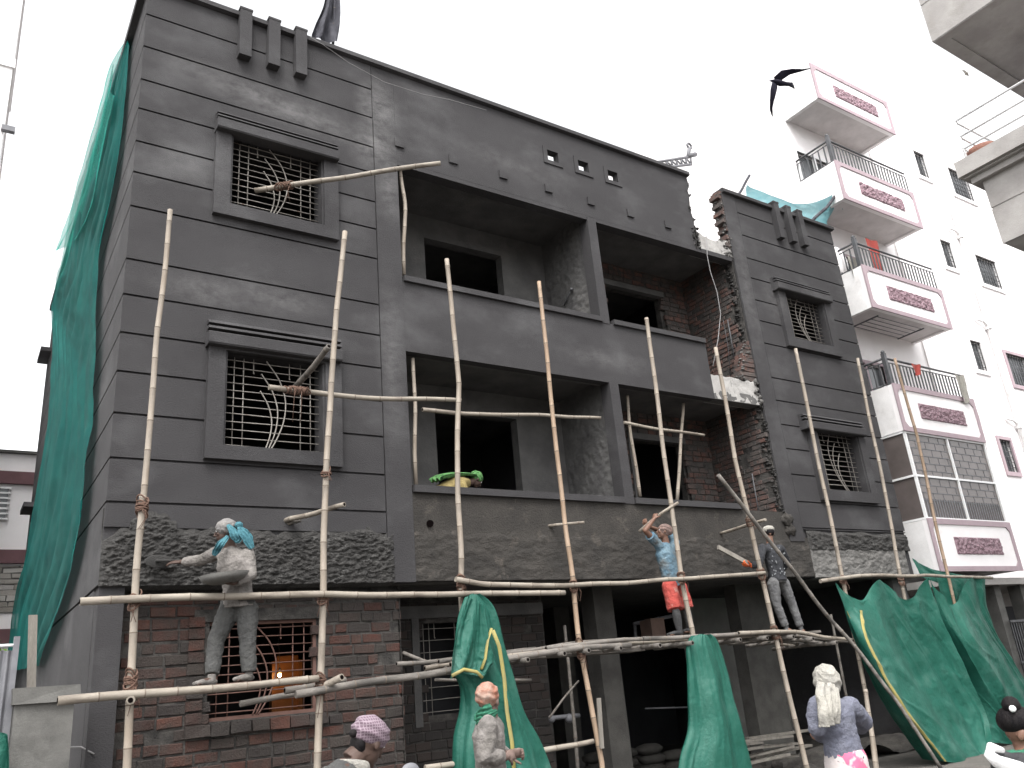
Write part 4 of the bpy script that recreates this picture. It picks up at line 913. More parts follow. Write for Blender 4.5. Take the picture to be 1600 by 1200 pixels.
# balcony doors
for i,a in enumerate(dr):
    f = MB(); x0,x1,z0,z1 = a
    for p,q,r_,s_ in ((x0-.08,x0,z0,z1),(x1,x1+.08,z0,z1),(x0-.08,x1+.08,z1,z1+.08),((x0+x1)/2-.03,(x0+x1)/2+.03,z0,z1)): f.box(p,q,WY-.03,WY+.05,r_,s_)
    fo = f.build('balcony_door','pink' if i < 3 else 'alu',WB); g_ = MB(); g_.box(x0,x1,WY+.10,WY+.13,z0,z1); g_.build('pane','glass',fo)
BX0, BX1 = 17.78, 21.32
def balcony(zb, full=True):
    zt = zb+1.13
    bm = MB(); y1 = WY-.003
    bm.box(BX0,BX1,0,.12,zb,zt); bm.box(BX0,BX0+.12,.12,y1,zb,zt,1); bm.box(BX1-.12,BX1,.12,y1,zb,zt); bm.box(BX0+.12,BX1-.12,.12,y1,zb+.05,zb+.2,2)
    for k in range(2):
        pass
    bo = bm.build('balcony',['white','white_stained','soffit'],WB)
    t_ = MB()
    for a,b,c,d in ((BX0,BX1,zt-.10,zt+.02),(BX0,BX1,zb-.01,zb+.10),(BX0,BX0+.10,zb+.10,zt-.10),(BX1-.10,BX1,zb+.10,zt-.10)): t_.box(a-.012,b+.012,-.025,.01,c,d)
    for sx, x in ((1,BX0+.10),(-1,BX1-.10)):
        for sz, z in ((1,zb+.10),(-1,zt-.10)): t_.prism([(x,z),(x+sx*.13,z),(x,z+sz*.13)], 1, -.024, .01)
    t_.build('trim','pink',bo)
    r_ = MB()
    def rf(u,v):
        x = 18.65+2.0*u; z = zb+.36+.40*v; e = min(u,1-u)*2.0; ez = min(v,1-v)*.4
        if e < .08 and ez < .08: pass
        h = .02+.028*fbm(x,0,z,11,3); k = min(1,e/.02,ez/.02)
        return (x,-.005-h*k if k > 0 else .01, z)
    r_.grid(rf, 130, 34); r_.build('relief_panel','relief',bo)
    if full:
        rl = MB(); zr = zt+.68
        def side(a, b, n):
            a, b = Vector(a), Vector(b)
            rl.tube([a+Vector((0,0,.68)),b+Vector((0,0,.68))], .028, 6); rl.tube([a+Vector((0,0,.58)),b+Vector((0,0,.58))], .014, 6); rl.tube([a+Vector((0,0,.05)),b+Vector((0,0,.05))], .014, 6)
            for i in range(n+1): p = a.lerp(b,i/n); rl.obox(p+Vector((0,0,.31)), (.016,0,0),(0,.012,0),(0,0,.28))
        side((BX0+.05,.06,zt),(BX1-.05,.06,zt),24); side((BX0+.05,.06,zt),(BX0+.05,y1,zt),6)
        rl.obox((BX0+.05,.06,zt+.38),(.045,0,0),(0,.045,0),(0,0,.42)); rl.ell((BX0+.05,.06,zt+.83),.05,n=8)
        rl.build('railing','black_metal',bo)
    return bo
ZB = [3.05,6.23,9.35,12.40,15.52]
for i, z in enumerate(ZB): balcony(z, i in (1,2,3))
# glazed-in balcony between the two lowest ones
M['tint'] = mat('brown_tinted_glazing', (.10,.085,.08), (.13,.11,.105), 2, .25, spec=.5)
gl = MB(); gl.box(BX0+.05,BX1-.05,.05,.07,4.22,6.22); gl.box(BX0+.04,BX0+.06,.07,WY-.01,4.22,6.22)
go = gl.build('glazed_balcony','tint',WB)
gl = MB()
for x in (BX0+.03,19.55,BX1-.06): gl.box(x,x+.05,.01,.07,4.20,6.22)
for z in (4.19,5.16,6.18): gl.box(BX0+.02,BX1-.02,.015,.075,z,z+.045); gl.box(BX0+.01,BX0+.065,.075,WY-.01,z,z+.045)
gl.build('white_frame','alu',go)
gl = MB()   # brick-like muntin pattern on the glazing
for k in range(9):
    z = 4.62+k*.175
    if z > 6.1: break
    for (a,b) in ((BX0+.1,19.5),(19.62,BX1-.1)):
        gl.box(a,b,.042,.05,z,z+.014)
        for q in range(4):
            x = a+(b-a)*(q+.5*(k%2)+.25)/4
            if x < b: gl.box(x,x+.012,.043,.05,z,z+.175 if z+.175 < 6.15 else 6.15)
gl.build('lattice_lines','grey_metal',go)
gl = MB()
for i in range(32): x = BX0+.12+i*(BX1-BX0-.2)/32; gl.box(x,x+.03,.036,.049,4.24,4.66)
gl.build('inner_railing','grey_metal',go)
# roof canopy under highest balcony etc., pipes
for (x,l) in ((25.75,'tall white drain pipe between the narrow and the wide windows'),):
    pp = MB(); pp.tube([(x,WY-.09,2.9),(x,WY-.09,17.6)], .055, 8)
    for z in (4.4,7.4,10.6,13.8): pp.tube([(x,WY-.09,z),(x-.25,WY-.09,z+.15),(x-.55,WY-.05,z+.18)], .04, 7); pp.box(x-.09,x+.09,WY-.17,WY-.005,z-.08,z+.02)
    pp.build('drain_pipe','white_stained',WB)
pp = MB(); pp.tube([(21.7,WY-.04,4),(21.72,WY-.04,17)], .02, 6); pp.tube([(23.4,WY-.03,5),(23.7,WY-.03,7.5),(23.2,WY-.03,10),(23.6,WY-.03,12)], .012, 5); pp.build('service_pipe','soffit',WB)
# clothes drying hooks in soffit
for z in (9.35,):
    pp = MB()
    for i in range(5): pp.tube([(18.3,.25+i*.16,z-.06),(20.3,.25+i*.16,z-.06)], .010, 5)
    pp.tube([(18.3,.2,z-.06),(18.3,.95,z-.06)], .02, 5); pp.tube([(20.3,.2,z-.06),(20.3,.95,z-.06)], .02, 5)
    tag(pp.build('clothes_drier','grey_metal'), 'ceiling clothes drying rack under the third balcony of the white building', 'drying rack')
# laundry & dish
def hang(px,py,w_,h_,matn,lab,Y=.0,cat='laundry'):
    p = at(px,py,Y); m_ = MB()
    m_.grid(lambda u,v: (p.x+w_*u*(1-.12*v), Y-.03-.03*math.sin(u*9+v*2)*(.3+v), p.z-h_*v-.02*math.sin(u*5)), 14, 16)
    tag(m_.build('hanging_cloth',matn), lab, cat, 'laundry on the white building balconies')
hang(1350,372,.55,.95,'short_red','long red cloth hanging over the second highest railing',.35)
hang(1422,568,.40,.28,'short_red','small pink towel on the railing of the lower open balcony',-.02)
hang(1490,585,.45,.75,'wrap_white','white cloth hanging at the right end of the lower railing',-.02)
hang(1322,400,.5,.6,'wrap_white','white sheet behind the left part of the middle railing',.3)
ds = MB(); c0 = at(1312,408,.6); ds.ell(c0,(.32,.08,.40),n=18); tag(ds.build('satellite_dish','white'), 'white oval dish at the left end of the middle balcony', 'dish')
# ground floor of the white building: pillars, gate
lg = MB(); lg.box(17.8,40,WY+1.2,WY+1.4,-.28,2.9); lg.box(17.8,40,0.1,9,2.75,2.9); lg.build('ground_floor_wall','corner',WB)
for (px0,py0,px1,py1) in ((1551,920,1605,1075),(1592,920,1640,1050)):
    a = at(px0,py0,.4); pm = MB(); pm.box(a.x-.14,a.x+.14,.3,.6,-.28,2.75); pm.build('pillar','concrete',WB)
GT = empty('iron_gate', (23.0,.2,-.28), 'dark iron bar gate at the lower right behind the tarpaulin', 'gate')
ga = at(1562,960,.2)
gm = MB()
for i in range(46):
    x = ga.x+.4+i*.11; gm.tube([(x,.2,-.2),(x,.2,1.95)], .012, 5)
for z in (-.1,1.0,1.9): gm.box(ga.x+.35,ga.x+5.6,.18,.22,z,z+.05)
gm.build('bars','black_metal',GT)
gm = MB(); gm.box(ga.x+.3,ga.x+5.6,.9,.95,-.28,2.3); tag(gm.build('panel','dark',GT))  # near-black sheet behind the bars, interior darkness put into its colour
sg = MB()
for i in range(8): sg.box(17.9+i*.12,17.93+i*.12,-.2,-.17,-.2,1.2)

# ================================================================== CORNER BUILDING upper right
CB = empty('corner_building', (17,-7,-.28), 'unpainted grey cement building with box balconies at the upper right corner', 'building')
X0 = 15.0
w = MB(); w.box(X0,20,-9.5,-4.2,12.82,12.83)
for (x0,x1,y0,y1) in ((X0,X0+.22,-9.5,-4.17),(X0+.22,20,-4.42,-4.17)): w.box(x0,x1,y0,y1,12.78,15.2)
w.box(X0+.05,20,-9.5,-4.3,12.95,13.1,1)
w.box(X0-.012,X0+.05,-9.5,-4.16,12.80,13.68); w.box(X0-.012,X0+.05,-9.5,-4.16,13.72,15.2)
w.build('upper_balcony',['corner','corner_l'],CB)
w = MB(); w.box(X0,20,-9.5,-4.25,8.2,9.5); w.box(X0-.012,X0+.02,-9.5,-4.24,8.2,8.90); w.box(X0-.012,X0+.02,-9.5,-4.24,8.94,9.5)
w.box(X0-.12,20,-9.5,-4.1,9.5,9.62); w.box(X0-.28,20,-9.5,-3.97,9.66,9.98); w.box(X0-.2,20,-9.5,-4.03,9.62,9.66)
w.build('lower_balcony','corner',CB)
rl = MB()
for z in (10.9,10.55,10.28):
    rl.tube([(X0-.05,-4.12,z),(X0-.05,-9.4,z)], .022, 6); rl.tube([(X0-.05,-4.12,z),(19,-4.12,z)], .022, 6)
for y in (-4.12,-6.0,-7.9): rl.tube([(X0-.05,y,9.98),(X0-.05,y,10.9)], .022, 6)
rl.build('railing','alu',CB)
wc_ = atx(1591,25,16.4); w = MB(); w.box(16.4,20,-14,wc_.y,-.28,12.95); w.build('wall','corner_l',CB)
pt_ = MB(); c0 = atx(1535,236,15.35)
pt_.tube([(c0.x,c0.y,9.98),(c0.x,c0.y,10.05),(c0.x,c0.y,10.2),(c0.x,c0.y,10.3)], [.18,.24,.30,.28], 16); M['terracotta']=mat('terracotta',(.24,.12,.085),(.19,.09,.07),8,.8)
tag(pt_.build('clay_pot','terracotta'), 'round brown clay pot standing on the corner building ledge', 'pot')

# ================================================================== BIRDS
M['feather'] = mat('black_feathers', (.010,.009,.016), (.016,.015,.024), 20, .9, spec=.1)
def bird(pxc, lab):
    D = -2.0
    def P(x,y,dy=0): return at(x,y,D+dy)
    b = MB()
    b.tube([P(1202,126),P(1208,126.5),P(1213,128),P(1219,130),P(1227,131),P(1234,132.5)], [.006,.032,.055,.062,.045,.03], 12)
    o = b.build('crow', 'feather'); tag(o, lab, 'bird')
    for pts in ([(1212,127,0),(1222,117,-.05),(1236,112,-.12),(1252,110,-.2),(1266,107,-.3)],[(1211,131,0),(1208,144,.05),(1206,158,.1),(1205,170,.2),(1207,182,.3)]):
        wg = MB(); pp = [P(*q) for q in pts]; ch = [.075,.075,.055,.035,.006]
        wg.tube(pp, [(c*1.25,.010) for c in ch], 10, flat=(P(1238,133)-P(1209,127))); wg.build('wing','feather',o)
    wg = MB(); wg.tube([P(1230,131),P(1240,134)], [(.045,.01),(.085,.008)], 8, flat=(0,0,1)); wg.build('tail','feather',o)
bird(0, 'black bird flying with swept wings in front of the white building')
b = MB(); c0 = at(1510,115,2); b.tube([c0+Vector((-.10,0,.04)),c0,c0+Vector((.12,0,-.05))], [.02,.07,.02], 8); b.tube([c0,c0+Vector((.02,.05,.16)),c0+Vector((-.04,.1,.24))], [(.08,.01),(.06,.01),(.01,.005)], 8); b.tube([c0,c0+Vector((.05,-.05,-.14))], [(.07,.01),(.01,.005)], 8)
tag(b.build('small_bird','wood'), 'small brownish bird in the sky near the corner building', 'bird')

# ================================================================== PEOPLE
def remesh(o, vox, smooth=3, disp=0, dsize=.06, disp2=0):
    m = o.modifiers.new('remesh','REMESH'); m.mode = 'VOXEL'; m.voxel_size = vox; m.use_smooth_shade = True
    s_ = o.modifiers.new('smooth','SMOOTH'); s_.iterations = smooth; s_.factor = .5
    if disp:
        t = bpy.data.textures.new('wrinkle','CLOUDS'); t.noise_scale = dsize*1.2; t.noise_depth = 3; t.noise_basis = 'ORIGINAL_PERLIN'
        d = o.modifiers.new('wrinkle','DISPLACE'); d.texture = t; d.strength = disp; d.mid_level = .5; d.texture_coords = 'LOCAL'
    return o
def lerp(a,b,t): return a+(b-a)*t
def limb(mb, a, b, r0, r1, bulge=.1, n=12):
    mb.tube([lerp(a,b,t) for t in (0,.2,.45,.75,1)], [r0, lerp(r0,r1,.2)*(1+bulge), lerp(r0,r1,.45)*(1+bulge), lerp(r0,r1,.75)*(1+bulge*.3), r1], n)
    mb.ell(a, r0*.99, n=10); mb.ell(b, r1*.99, n=10)
def hand(mb, wr, d, nrm, curl=.5, side=1, s=1.0, spread=.0):
    # wr wrist, d pointing direction, nrm palm normal (fingers curl towards it)
    d = Vector(d).normalized(); nrm = Vector(nrm); nrm = (nrm-d*nrm.dot(d)).normalized(); lat = d.cross(nrm)*side
    Rm_ = Matrix((lat, d, nrm)).transposed()
    mb.ell(wr+d*.045*s, (.040*s,.052*s,.018*s), Rm_, 12)
    for i,(off,l) in enumerate(((-.030,.072),(-.010,.082),(.011,.078),(.030,.062))):
        p = wr+d*.080*s+lat*off*s; dd = (d+lat*off*spread*8).normalized(); ang = 0; pts = [p-d*.02*s, p]
        for k in range(3):
            ang += curl*(.7+.12*i*0+.1*k); q = dd*math.cos(ang)+nrm*math.sin(ang); p = p+q*(l*s*(.42,.32,.26)[k]); pts.append(p)
        mb.tube(pts, [.0095*s,.0095*s,.009*s,.0083*s,.007*s], 7); mb.ell(pts[-1], .007*s, n=6)
    b = wr+d*.022*s-lat*.026*s; t1 = (d*.6-lat*.75+nrm*.25).normalized(); t2 = (d*.85-lat*.25+nrm*(.3+curl*.5)).normalized()
    mb.tube([b,b+t1*.035*s,b+t1*.035*s+t2*.03*s,b+t1*.035*s+t2*.055*s], [.013*s,.0115*s,.0105*s,.008*s], 8)
def head(mb, c, f, up, s=1.0):
    f = Vector(f).normalized(); up = Vector(up); up = (up-f*up.dot(f)).normalized(); lat = f.cross(up); R = Matrix((lat,f,up)).transposed()
    mb.ell(c+up*.022*s, (.072*s,.092*s,.088*s), R, 18); mb.ell(c-up*.038*s+f*.022*s, (.056*s,.062*s,.070*s), R, 16)
    mb.ell(c-up*.092*s+f*.058*s, (.026*s,.022*s,.018*s), R, 10)      # chin
    mb.tube([c+up*.018*s+f*.086*s, c-up*.012*s+f*.104*s, c-up*.028*s+f*.112*s, c-up*.034*s+f*.088*s], [.008*s,.010*s,.014*s,.008*s], 8)   # nose
    mb.ell(c-up*.056*s+f*.083*s, (.022*s,.010*s,.006*s), R, 8); mb.ell(c-up*.066*s+f*.081*s, (.020*s,.010*s,.007*s), R, 8)   # lips
    mb.ell(c+up*.036*s+f*.080*s, (.050*s,.014*s,.009*s), R, 10)      # brow
    for k in (-1,1): mb.ell(c+lat*.074*s*k-up*.008*s-f*.006*s, (.010*s,.020*s,.030*s), R, 8); mb.ell(c+lat*.032*s*k-up*.018*s+f*.066*s, (.022*s,.02*s,.02*s), R, 8)
    return R, lat, f, up
def eyes(p, c, f, up, s=1):
    f = Vector(f).normalized(); up = Vector(up); up = (up-f*up.dot(f)).normalized(); lat = f.cross(up); R = Matrix((lat,f,up)).transposed()
    for k in (-1,1):
        e = MB(); e.ell(c+lat*.030*s*k+up*.012*s+f*.082*s, (.012*s,.008*s,.007*s), R, 8); e.ell(c+lat*.030*s*k+up*.012*s+f*.088*s, (.005*s,.004*s,.005*s), R, 8, mi=1); e.build('eye',['alu','hair'],p)
def stand(J, zg, d=(1,0,0), st=.10, ph=.95):
    d = Vector(d).normalized(); side = d.cross(Vector((0,0,1))); P = J['pelvis']; P.z = zg+ph; J['waist'].z = max(J['waist'].z, zg+ph+.11)
    for k, q in (('L',-1),('R',1)):
        J['hip'+k] = P+side*(.09*q)-Vector((0,0,.05)); J['kn'+k] = Vector((P.x,P.y,zg+.48))+side*(.10*q)+d*.02; J['an'+k] = Vector((P.x,P.y,zg+.08))+side*(.11*q)+d*(st*q*.5); J['toe'+k] = J['an'+k]+d*.17-Vector((0,0,.055))
def person(J, label, skin='skin', hips=None, s=1.0, hands=None, feet='skin', barefoot=False):
    """J: world joints. returns (root, body builder)"""
    b = MB(); lat = (J['shR']-J['shL']).normalized()
    head(b, J['head'], J['face'], J['up'], s)
    b.tube([J['neck'], lerp(J['neck'],J['head'],.5), J['head']-Vector(J['up'])*.03], [.062*s,.054*s,.056*s], 12)
    b.tube([J['pelvis']-Vector((0,0,.04)), J['pelvis'], J['waist'], J['chest'], lerp(J['chest'],J['neck'],.65), J['neck']], [(.12*s,.09*s),(.155*s,.105*s),(.13*s,.09*s),(.155*s,.105*s),(.13*s,.085*s),(.06*s,.055*s)], 16, flat=lat)
    for k in 'LR':
        limb(b, J['sh'+k], J['el'+k], .052*s, .040*s); limb(b, J['el'+k], J['wr'+k], .040*s, .026*s)
        b.tube([J['chest']+(J['sh'+k]-J['chest'])*.4, J['sh'+k]], [.07*s,.055*s], 10)
        limb(b, J['hip'+k], J['kn'+k], .080*s, .054*s); limb(b, J['kn'+k], J['an'+k], .052*s, .034*s, .22)
        t = J['toe'+k]; a = J['an'+k]; d = (t-a); d.z *= .3
        b.tube([a-d.normalized()*.03+Vector((0,0,-.03)), lerp(a,t,.5)+Vector((0,0,.0)), t], [(.034*s,.030*s),(.042*s,.028*s),(.036*s,.016*s)], 10, flat=d.cross(Vector((0,0,1))))
        if hands and k in hands: hand(b, J['wr'+k], *hands[k][:2], **hands[k][2])
    base = Vector(((J['anL'].x+J['anR'].x)/2,(J['anL'].y+J['anR'].y)/2,min(J['toeL'].z,J['toeR'].z)))
    root = empty('person', base, label, 'person'); o = b.build('body', skin, root); remesh(o, .0065, 2); eyes(root, J['head'], J['face'], J['up'], s)
    root['J'] = 0; del root['J']
    return root, lat
def shirt(root, J, lat, matn, hem=.0, sleeve=1.0, s=1.0, fat=1.08, collar=False, disp=.034, vox=.010, name='shirt'):
    b = MB(); P, W_, C_, Nk = J['pelvis'],J['waist'],J['chest'],J['neck']; dn = (P-W_).normalized()
    b.tube([P+dn*hem, P, W_, C_, lerp(C_,Nk,.6), lerp(C_,Nk,.93)], [(.175*s*fat,.130*s*fat),(.172*s*fat,.125*s*fat),(.155*s*fat,.112*s*fat),(.178*s*fat,.125*s*fat),(.150*s,.100*s),(.075*s,.068*s)], 20, flat=lat)
    for k in 'LR':
        S, E, Wr = J['sh'+k],J['el'+k],J['wr'+k]
        b.tube([C_+(S-C_)*.35+Vector((0,0,.0)), S], [.085*s,.070*s], 12); b.ell(S, .070*s, n=12)
        if sleeve > 1: b.tube([S, lerp(S,E,.5), E, lerp(E,Wr,.5), lerp(E,Wr,sleeve-1)], [.076*s,.074*s,.064*s,.060*s,.048*s], 12); b.ell(E, .055*s, n=10)
        else: b.tube([S, lerp(S,E,.5*sleeve), lerp(S,E,sleeve)], [.074*s,.076*s,.082*s], 12)
    if collar: b.tube([Nk-dn*.0, lerp(C_,Nk,.97)], [(.075,.07),(.085,.075)], 14, flat=lat)
    o = b.build(name, matn, root); remesh(o, vox, 3, disp, .055); return o
def trousers(root, J, lat, matn, leg=1.0, s=1.0, fat=1.08, disp=.036, name='trousers'):
    b = MB(); P, W_ = J['pelvis'],J['waist']; up = (W_-P).normalized()
    b.tube([P+up*.10, P+up*.03, P-up*.06], [(.150*s,.105*s),(.172*s*fat,.122*s),(.150*s*fat,.11*s)], 18, flat=lat)
    for k in 'LR':
        H, K_, A_ = J['hip'+k],J['kn'+k],J['an'+k]; b.ell(H, (.098*s*fat), n=12)
        if leg >= 1: b.tube([H, lerp(H,K_,.5), K_, lerp(K_,A_,.5), lerp(K_,A_,.93)], [.100*s*fat,.090*s*fat,.072*s*fat,.070*s*fat,.062*s*fat], 14); b.ell(K_, .072*s*fat, n=10)
        else: b.tube([H, lerp(H,K_,.5), lerp(H,K_,leg*1.25)], [.105*s*fat,.105*s*fat,.105*s*fat], 14)
    o = b.build(name, matn, root); remesh(o, .010, 3, disp, .06); return o
def shoes(root, J, matn, s=1.0):
    for k in 'LR':
        b = MB(); a, t = J['an'+k], J['toe'+k]; d = t-a; d.z = 0; d.normalize(); z = t.z
        c = Vector((a.x,a.y,z)); T_ = Vector((t.x,t.y,z))
        b.tube([c-d*.05+Vector((0,0,.02)), c+Vector((0,0,.03)), lerp(c,T_,.6)+Vector((0,0,.026)), T_+d*.02+Vector((0,0,.016))], [(.032,.026),(.042,.040),(.046,.032),(.030,.018)], 12, flat=d.cross(Vector((0,0,1))))
        b.tube([c+Vector((0,0,.02)), a+Vector((0,0,.03))], [.042,.042], 12)
        o = b.build('shoe', matn, root); remesh(o, .008, 3, .01, .03)
def wrap(root, c, f, up, matn, s=1.0, low=.0, back=.02, seed=0, name='headwrap', r=(.092,.112,.095), lift=.045):
    f = Vector(f).normalized(); up = Vector(up); up = (up-f*up.dot(f)).normalized(); lat = f.cross(up); R = Matrix((lat,f,up)).transposed()
    b = MB(); b.ell(c+up*lift*s-f*back*s, (r[0]*s,r[1]*s,r[2]*s), R, 40, fn=lambda d: 1+.055*(1-2*abs(math.sin(d.z*6+d.x*2.2+3*N(d.x,d.y,seed,1.3))))*(1-abs(d.z)*.5)*1.25+.08*N(d.x,d.y,d.z+seed,2)+.03*N(d.x,d.y,d.z+seed,6))
    o = b.build(name, matn, root); ss = o.modifiers.new('s','SUBSURF'); ss.levels = ss.render_levels = 1; return o, lat, R
def ribbon(root, pts, widths, matn, name='scarf_tail', thick=.010, flat=(1,0,0), n=14, disp=.02, folds=3):
    b = MB(); P = [Vector(p) for p in pts]; m_ = (len(P)-1)*8; nn = 36; vs = []
    for i in range(m_+1):
        t = i/m_; p = catmull(P,t); tg = (catmull(P,min(1,t+.03))-catmull(P,max(0,t-.03))).normalized()
        x = t*(len(widths)-1); k = min(int(x),len(widths)-2); a = widths[k]+(widths[k+1]-widths[k])*(x-k)
        u = Vector(flat)-tg*Vector(flat).dot(tg); u.normalize(); w_ = tg.cross(u); sd = pts[0][0]*7
        for q in range(nn):
            an = 2*math.pi*q/nn; c = math.cos(an)
            fo = (.35*a+.004)*math.sin(folds*math.pi*c+2.2*N(t*3,sd,0,1)+sd)*min(1,.3+t*1.5)*.55+.3*disp*N(c*2,t*5,sd,1)
            vs.append(p+u*(a*c*(1+.15*N(t*4,c,sd,1)))+w_*(thick*math.sin(an)+fo))
    b.add(vs, [(i*nn+q, i*nn+(q+1)%nn, (i+1)*nn+(q+1)%nn, (i+1)*nn+q) for i in range(m_) for q in range(nn)]+[tuple(range(nn))[::-1], tuple(range(m_*nn,m_*nn+nn))], 0, True)
    return b.build(name, matn, root)

# --- worker with the pan, left
def A1(x,y,Y): return at(x,y,Y)
J = dict(head=A1(351,831,-.80), neck=A1(359,853,-.80), chest=A1(363,880,-.80), waist=A1(371,915,-.80), pelvis=A1(371,942,-.80),
 shR=A1(343,862,-.62), elR=A1(312,876,-.42), wrR=A1(282,878,-.24), shL=A1(387,866,-.92), elL=A1(392,899,-1.0), wrL=A1(364,911,-1.12),
 hipR=A1(360,950,-.74), knR=A1(337,1003,-.74), anR=A1(331,1058,-.84), toeR=A1(305,1071,-.92), hipL=A1(386,952,-.84), knL=A1(387,1005,-.90), anL=A1(389,1053,-.92), toeL=A1(368,1064,-1.0),
 face=Vector((-.85,.25,-.12)), up=Vector((0,0,1)))
p, lat = person(J, 'worker in dusty beige shirt with turquoise scarf on his head, holding a pan', 'skin_dark',
  hands={'R':((-1,.35,.0),(0,.5,-1),dict(curl=.35,side=1)), 'L':((-1,-.1,.02),(0,0,1),dict(curl=.35,side=1))})
shirt(p, J, lat, 'shirt_beige', hem=.05, sleeve=1.85); trousers(p, J, lat, 'trouser_grey', fat=1.2); shoes(p, J, 'shirt_beige')
hw, l_, R = wrap(p, J['head'], J['face'], J['up'], 'wrap_beige', seed=1, r=(.100,.118,.098))
c = J['head']; kf = A1(372,818,-.92)
sc = MB(); sc.ell(A1(373,821,-.93), (.045,.04,.04), n=14, fn=lambda d: 1+.25*N(d.x,d.y,d.z,3)); sc.build('scarf_knot','cyan_scarf',hw)
ribbon(p, [A1(356,820,-.93),A1(366,834,-.96),A1(371,842,-.95),A1(366,846,-.95)], [.02,.055,.05,.02], 'cyan_scarf')
ribbon(p, [A1(373,822,-.95),A1(380,832,-.97),A1(387,843,-.98),A1(394,857,-.98)], [.02,.055,.06,.025], 'cyan_scarf')
ribbon(p, [A1(356,838,-.9),A1(345,850,-.95),A1(338,860,-.90),A1(334,868,-.88)], [.02,.04,.045,.02], 'cyan_scarf')
pan = MB(); pc = A1(350,903,-1.12)
prof = [(0,.0),(.12,.004),(.20,.03),(.245,.085),(.252,.088),(.205,.025),(.12,-.006),(0,-.01)]
nseg = 28; vs = []; 
for (rr,zz) in prof:
    for q in range(nseg): a = 2*math.pi*q/nseg; vs.append(pc+Vector((rr*math.cos(a), rr*math.sin(a)*.95, zz-.05+rr*math.cos(a)*.10)))
pan.add(vs, [(i*nseg+q,i*nseg+(q+1)%nseg,(i+1)*nseg+(q+1)%nseg,(i+1)*nseg+q) for i in range(len(prof)-1) for q in range(nseg)], 0, True)
tag(pan.build('mixing_pan','concrete'), 'round shallow metal pan held by the left worker', 'pan')
fl_ = MB(); fc = A1(248,877,-.13); fl_.ell(fc, (.15,.012,.075), n=20); fl_.tube([fc+Vector((-.04,-.03,0)),fc+Vector((.10,-.045,0)),fc+Vector((.17,-.04,0))], .016, 8)
tag(fl_.build('plaster_float','rough'), 'dark trowel pressed to the wall by the left worker', 'trowel')

# --- worker in blue
J = dict(head=A1(1037,832,-.62), neck=A1(1040,848,-.62), chest=A1(1040,866,-.62), waist=A1(1047,892,-.62), pelvis=A1(1052,909,-.60),
 shL=A1(1024,846,-.66), elL=A1(1008,829,-.72), wrL=A1(1022,811,-.78), shR=A1(1055,848,-.60), elR=A1(1036,832,-.42), wrR=A1(1013,822,-.52),
 hipL=A1(1046,914,-.64), knL=A1(1056,955,-.74), anL=A1(1062,987,-.66), toeL=A1(1045,993,-.70), hipR=A1(1061,915,-.52), knR=A1(1073,953,-.56), anR=A1(1079,984,-.50), toeR=A1(1068,988,-.5),
 face=Vector((-.8,.45,.30)), up=Vector((.3,0,1)))
p, lat = person(J, 'worker in faded blue shirt and coral red shorts raising a bamboo to the wall', 'skin',
  hands={'L':((.5,0,.9),(1,.3,0),dict(curl=.9,side=1)), 'R':((-.6,0,.7),(1,.3,0),dict(curl=.9,side=-1))})
shirt(p, J, lat, 'tee_blue', hem=.05, sleeve=.55); trousers(p, J, lat, 'short_red', leg=.76, fat=1.14, name='shorts')
for k in 'LR':
    b = MB(); limb(b, J['kn'+k], J['an'+k], .06, .045, .15); o = b.build('legging','sock_grey',p); remesh(o,.009,2,.012,.04); shoes(p, J, 'sock_grey')
M['wrap_dust'] = fab('dusty_rose_headwrap', (.21,.14,.12), (.15,.11,.10), 14)
wrap(p, J['head'], J['face'], J['up'], 'wrap_dust', seed=3, r=(.098,.118,.100))
bamboo('straightedge', [A1(999,831,-.45),A1(1012,820,-.56),A1(1026,809,-.78),A1(1060,785,-1.05)], .028, 'bamboo held overhead by the worker in the blue shirt', 'bamboos held by the workers', m='bamboo_h', hollow=(True,False))

# --- worker in dark shirt
J = dict(head=A1(1202,834,-.62), neck=A1(1203,848,-.62), chest=A1(1206,866,-.62), waist=A1(1212,890,-.62), pelvis=A1(1215,905,-.62),
 shL=A1(1191,856,-.66), elL=A1(1186,882,-.78), wrL=A1(1172,884,-.66), shR=A1(1219,857,-.60), elR=A1(1230,878,-.52), wrR=A1(1222,892,-.36),
 hipL=A1(1208,912,-.66), knL=A1(1214,946,-.66), anL=A1(1228,980,-.66), toeL=A1(1240,989,-.72), hipR=A1(1224,911,-.58), knR=A1(1238,945,-.58), anR=A1(1251,981,-.60), toeR=A1(1260,991,-.66),
 face=Vector((-.7,.7,-.05)), up=Vector((0,0,1)))
p, lat = person(J, 'worker seen from behind in dark shirt with pale print and grey jeans', 'skin', hands={'L':((-1,.1,.1),(0,.2,1),dict(curl=.8,side=1)),'R':((-.5,.8,0),(0,0,1),dict(curl=.5))})
sh = shirt(p, J, lat, 'dark_top', hem=.03, sleeve=1.8)
dm = MB(); rr = random.Random(5)
for k in range(26):
    c0 = A1(rr.uniform(1196,1217), rr.uniform(858,902), -.62); c0.y = -.62-.115-.02; a0 = rr.uniform(0,3)
    for q in range(3): d = Vector((math.cos(a0+q*1.05),0,math.sin(a0+q*1.05)))*.014; dm.tube([c0-d,c0+d],.0035,4)
dm.build('star_print','dots',sh)
trousers(p, J, lat, 'jeans', fat=1.02, disp=.03); shoes(p, J, 'sock_grey')
hb = MB(); R0 = None
head_c = J['head']; hb.ell(head_c+Vector((0,0,.03)), (.082,.098,.088), n=16); hb.build('hair','hair',p)
wrap(p, J['head'], J['face'], J['up'], 'wrap_white', seed=6, r=(.088,.105,.070), lift=.075, name='cap', back=.0)
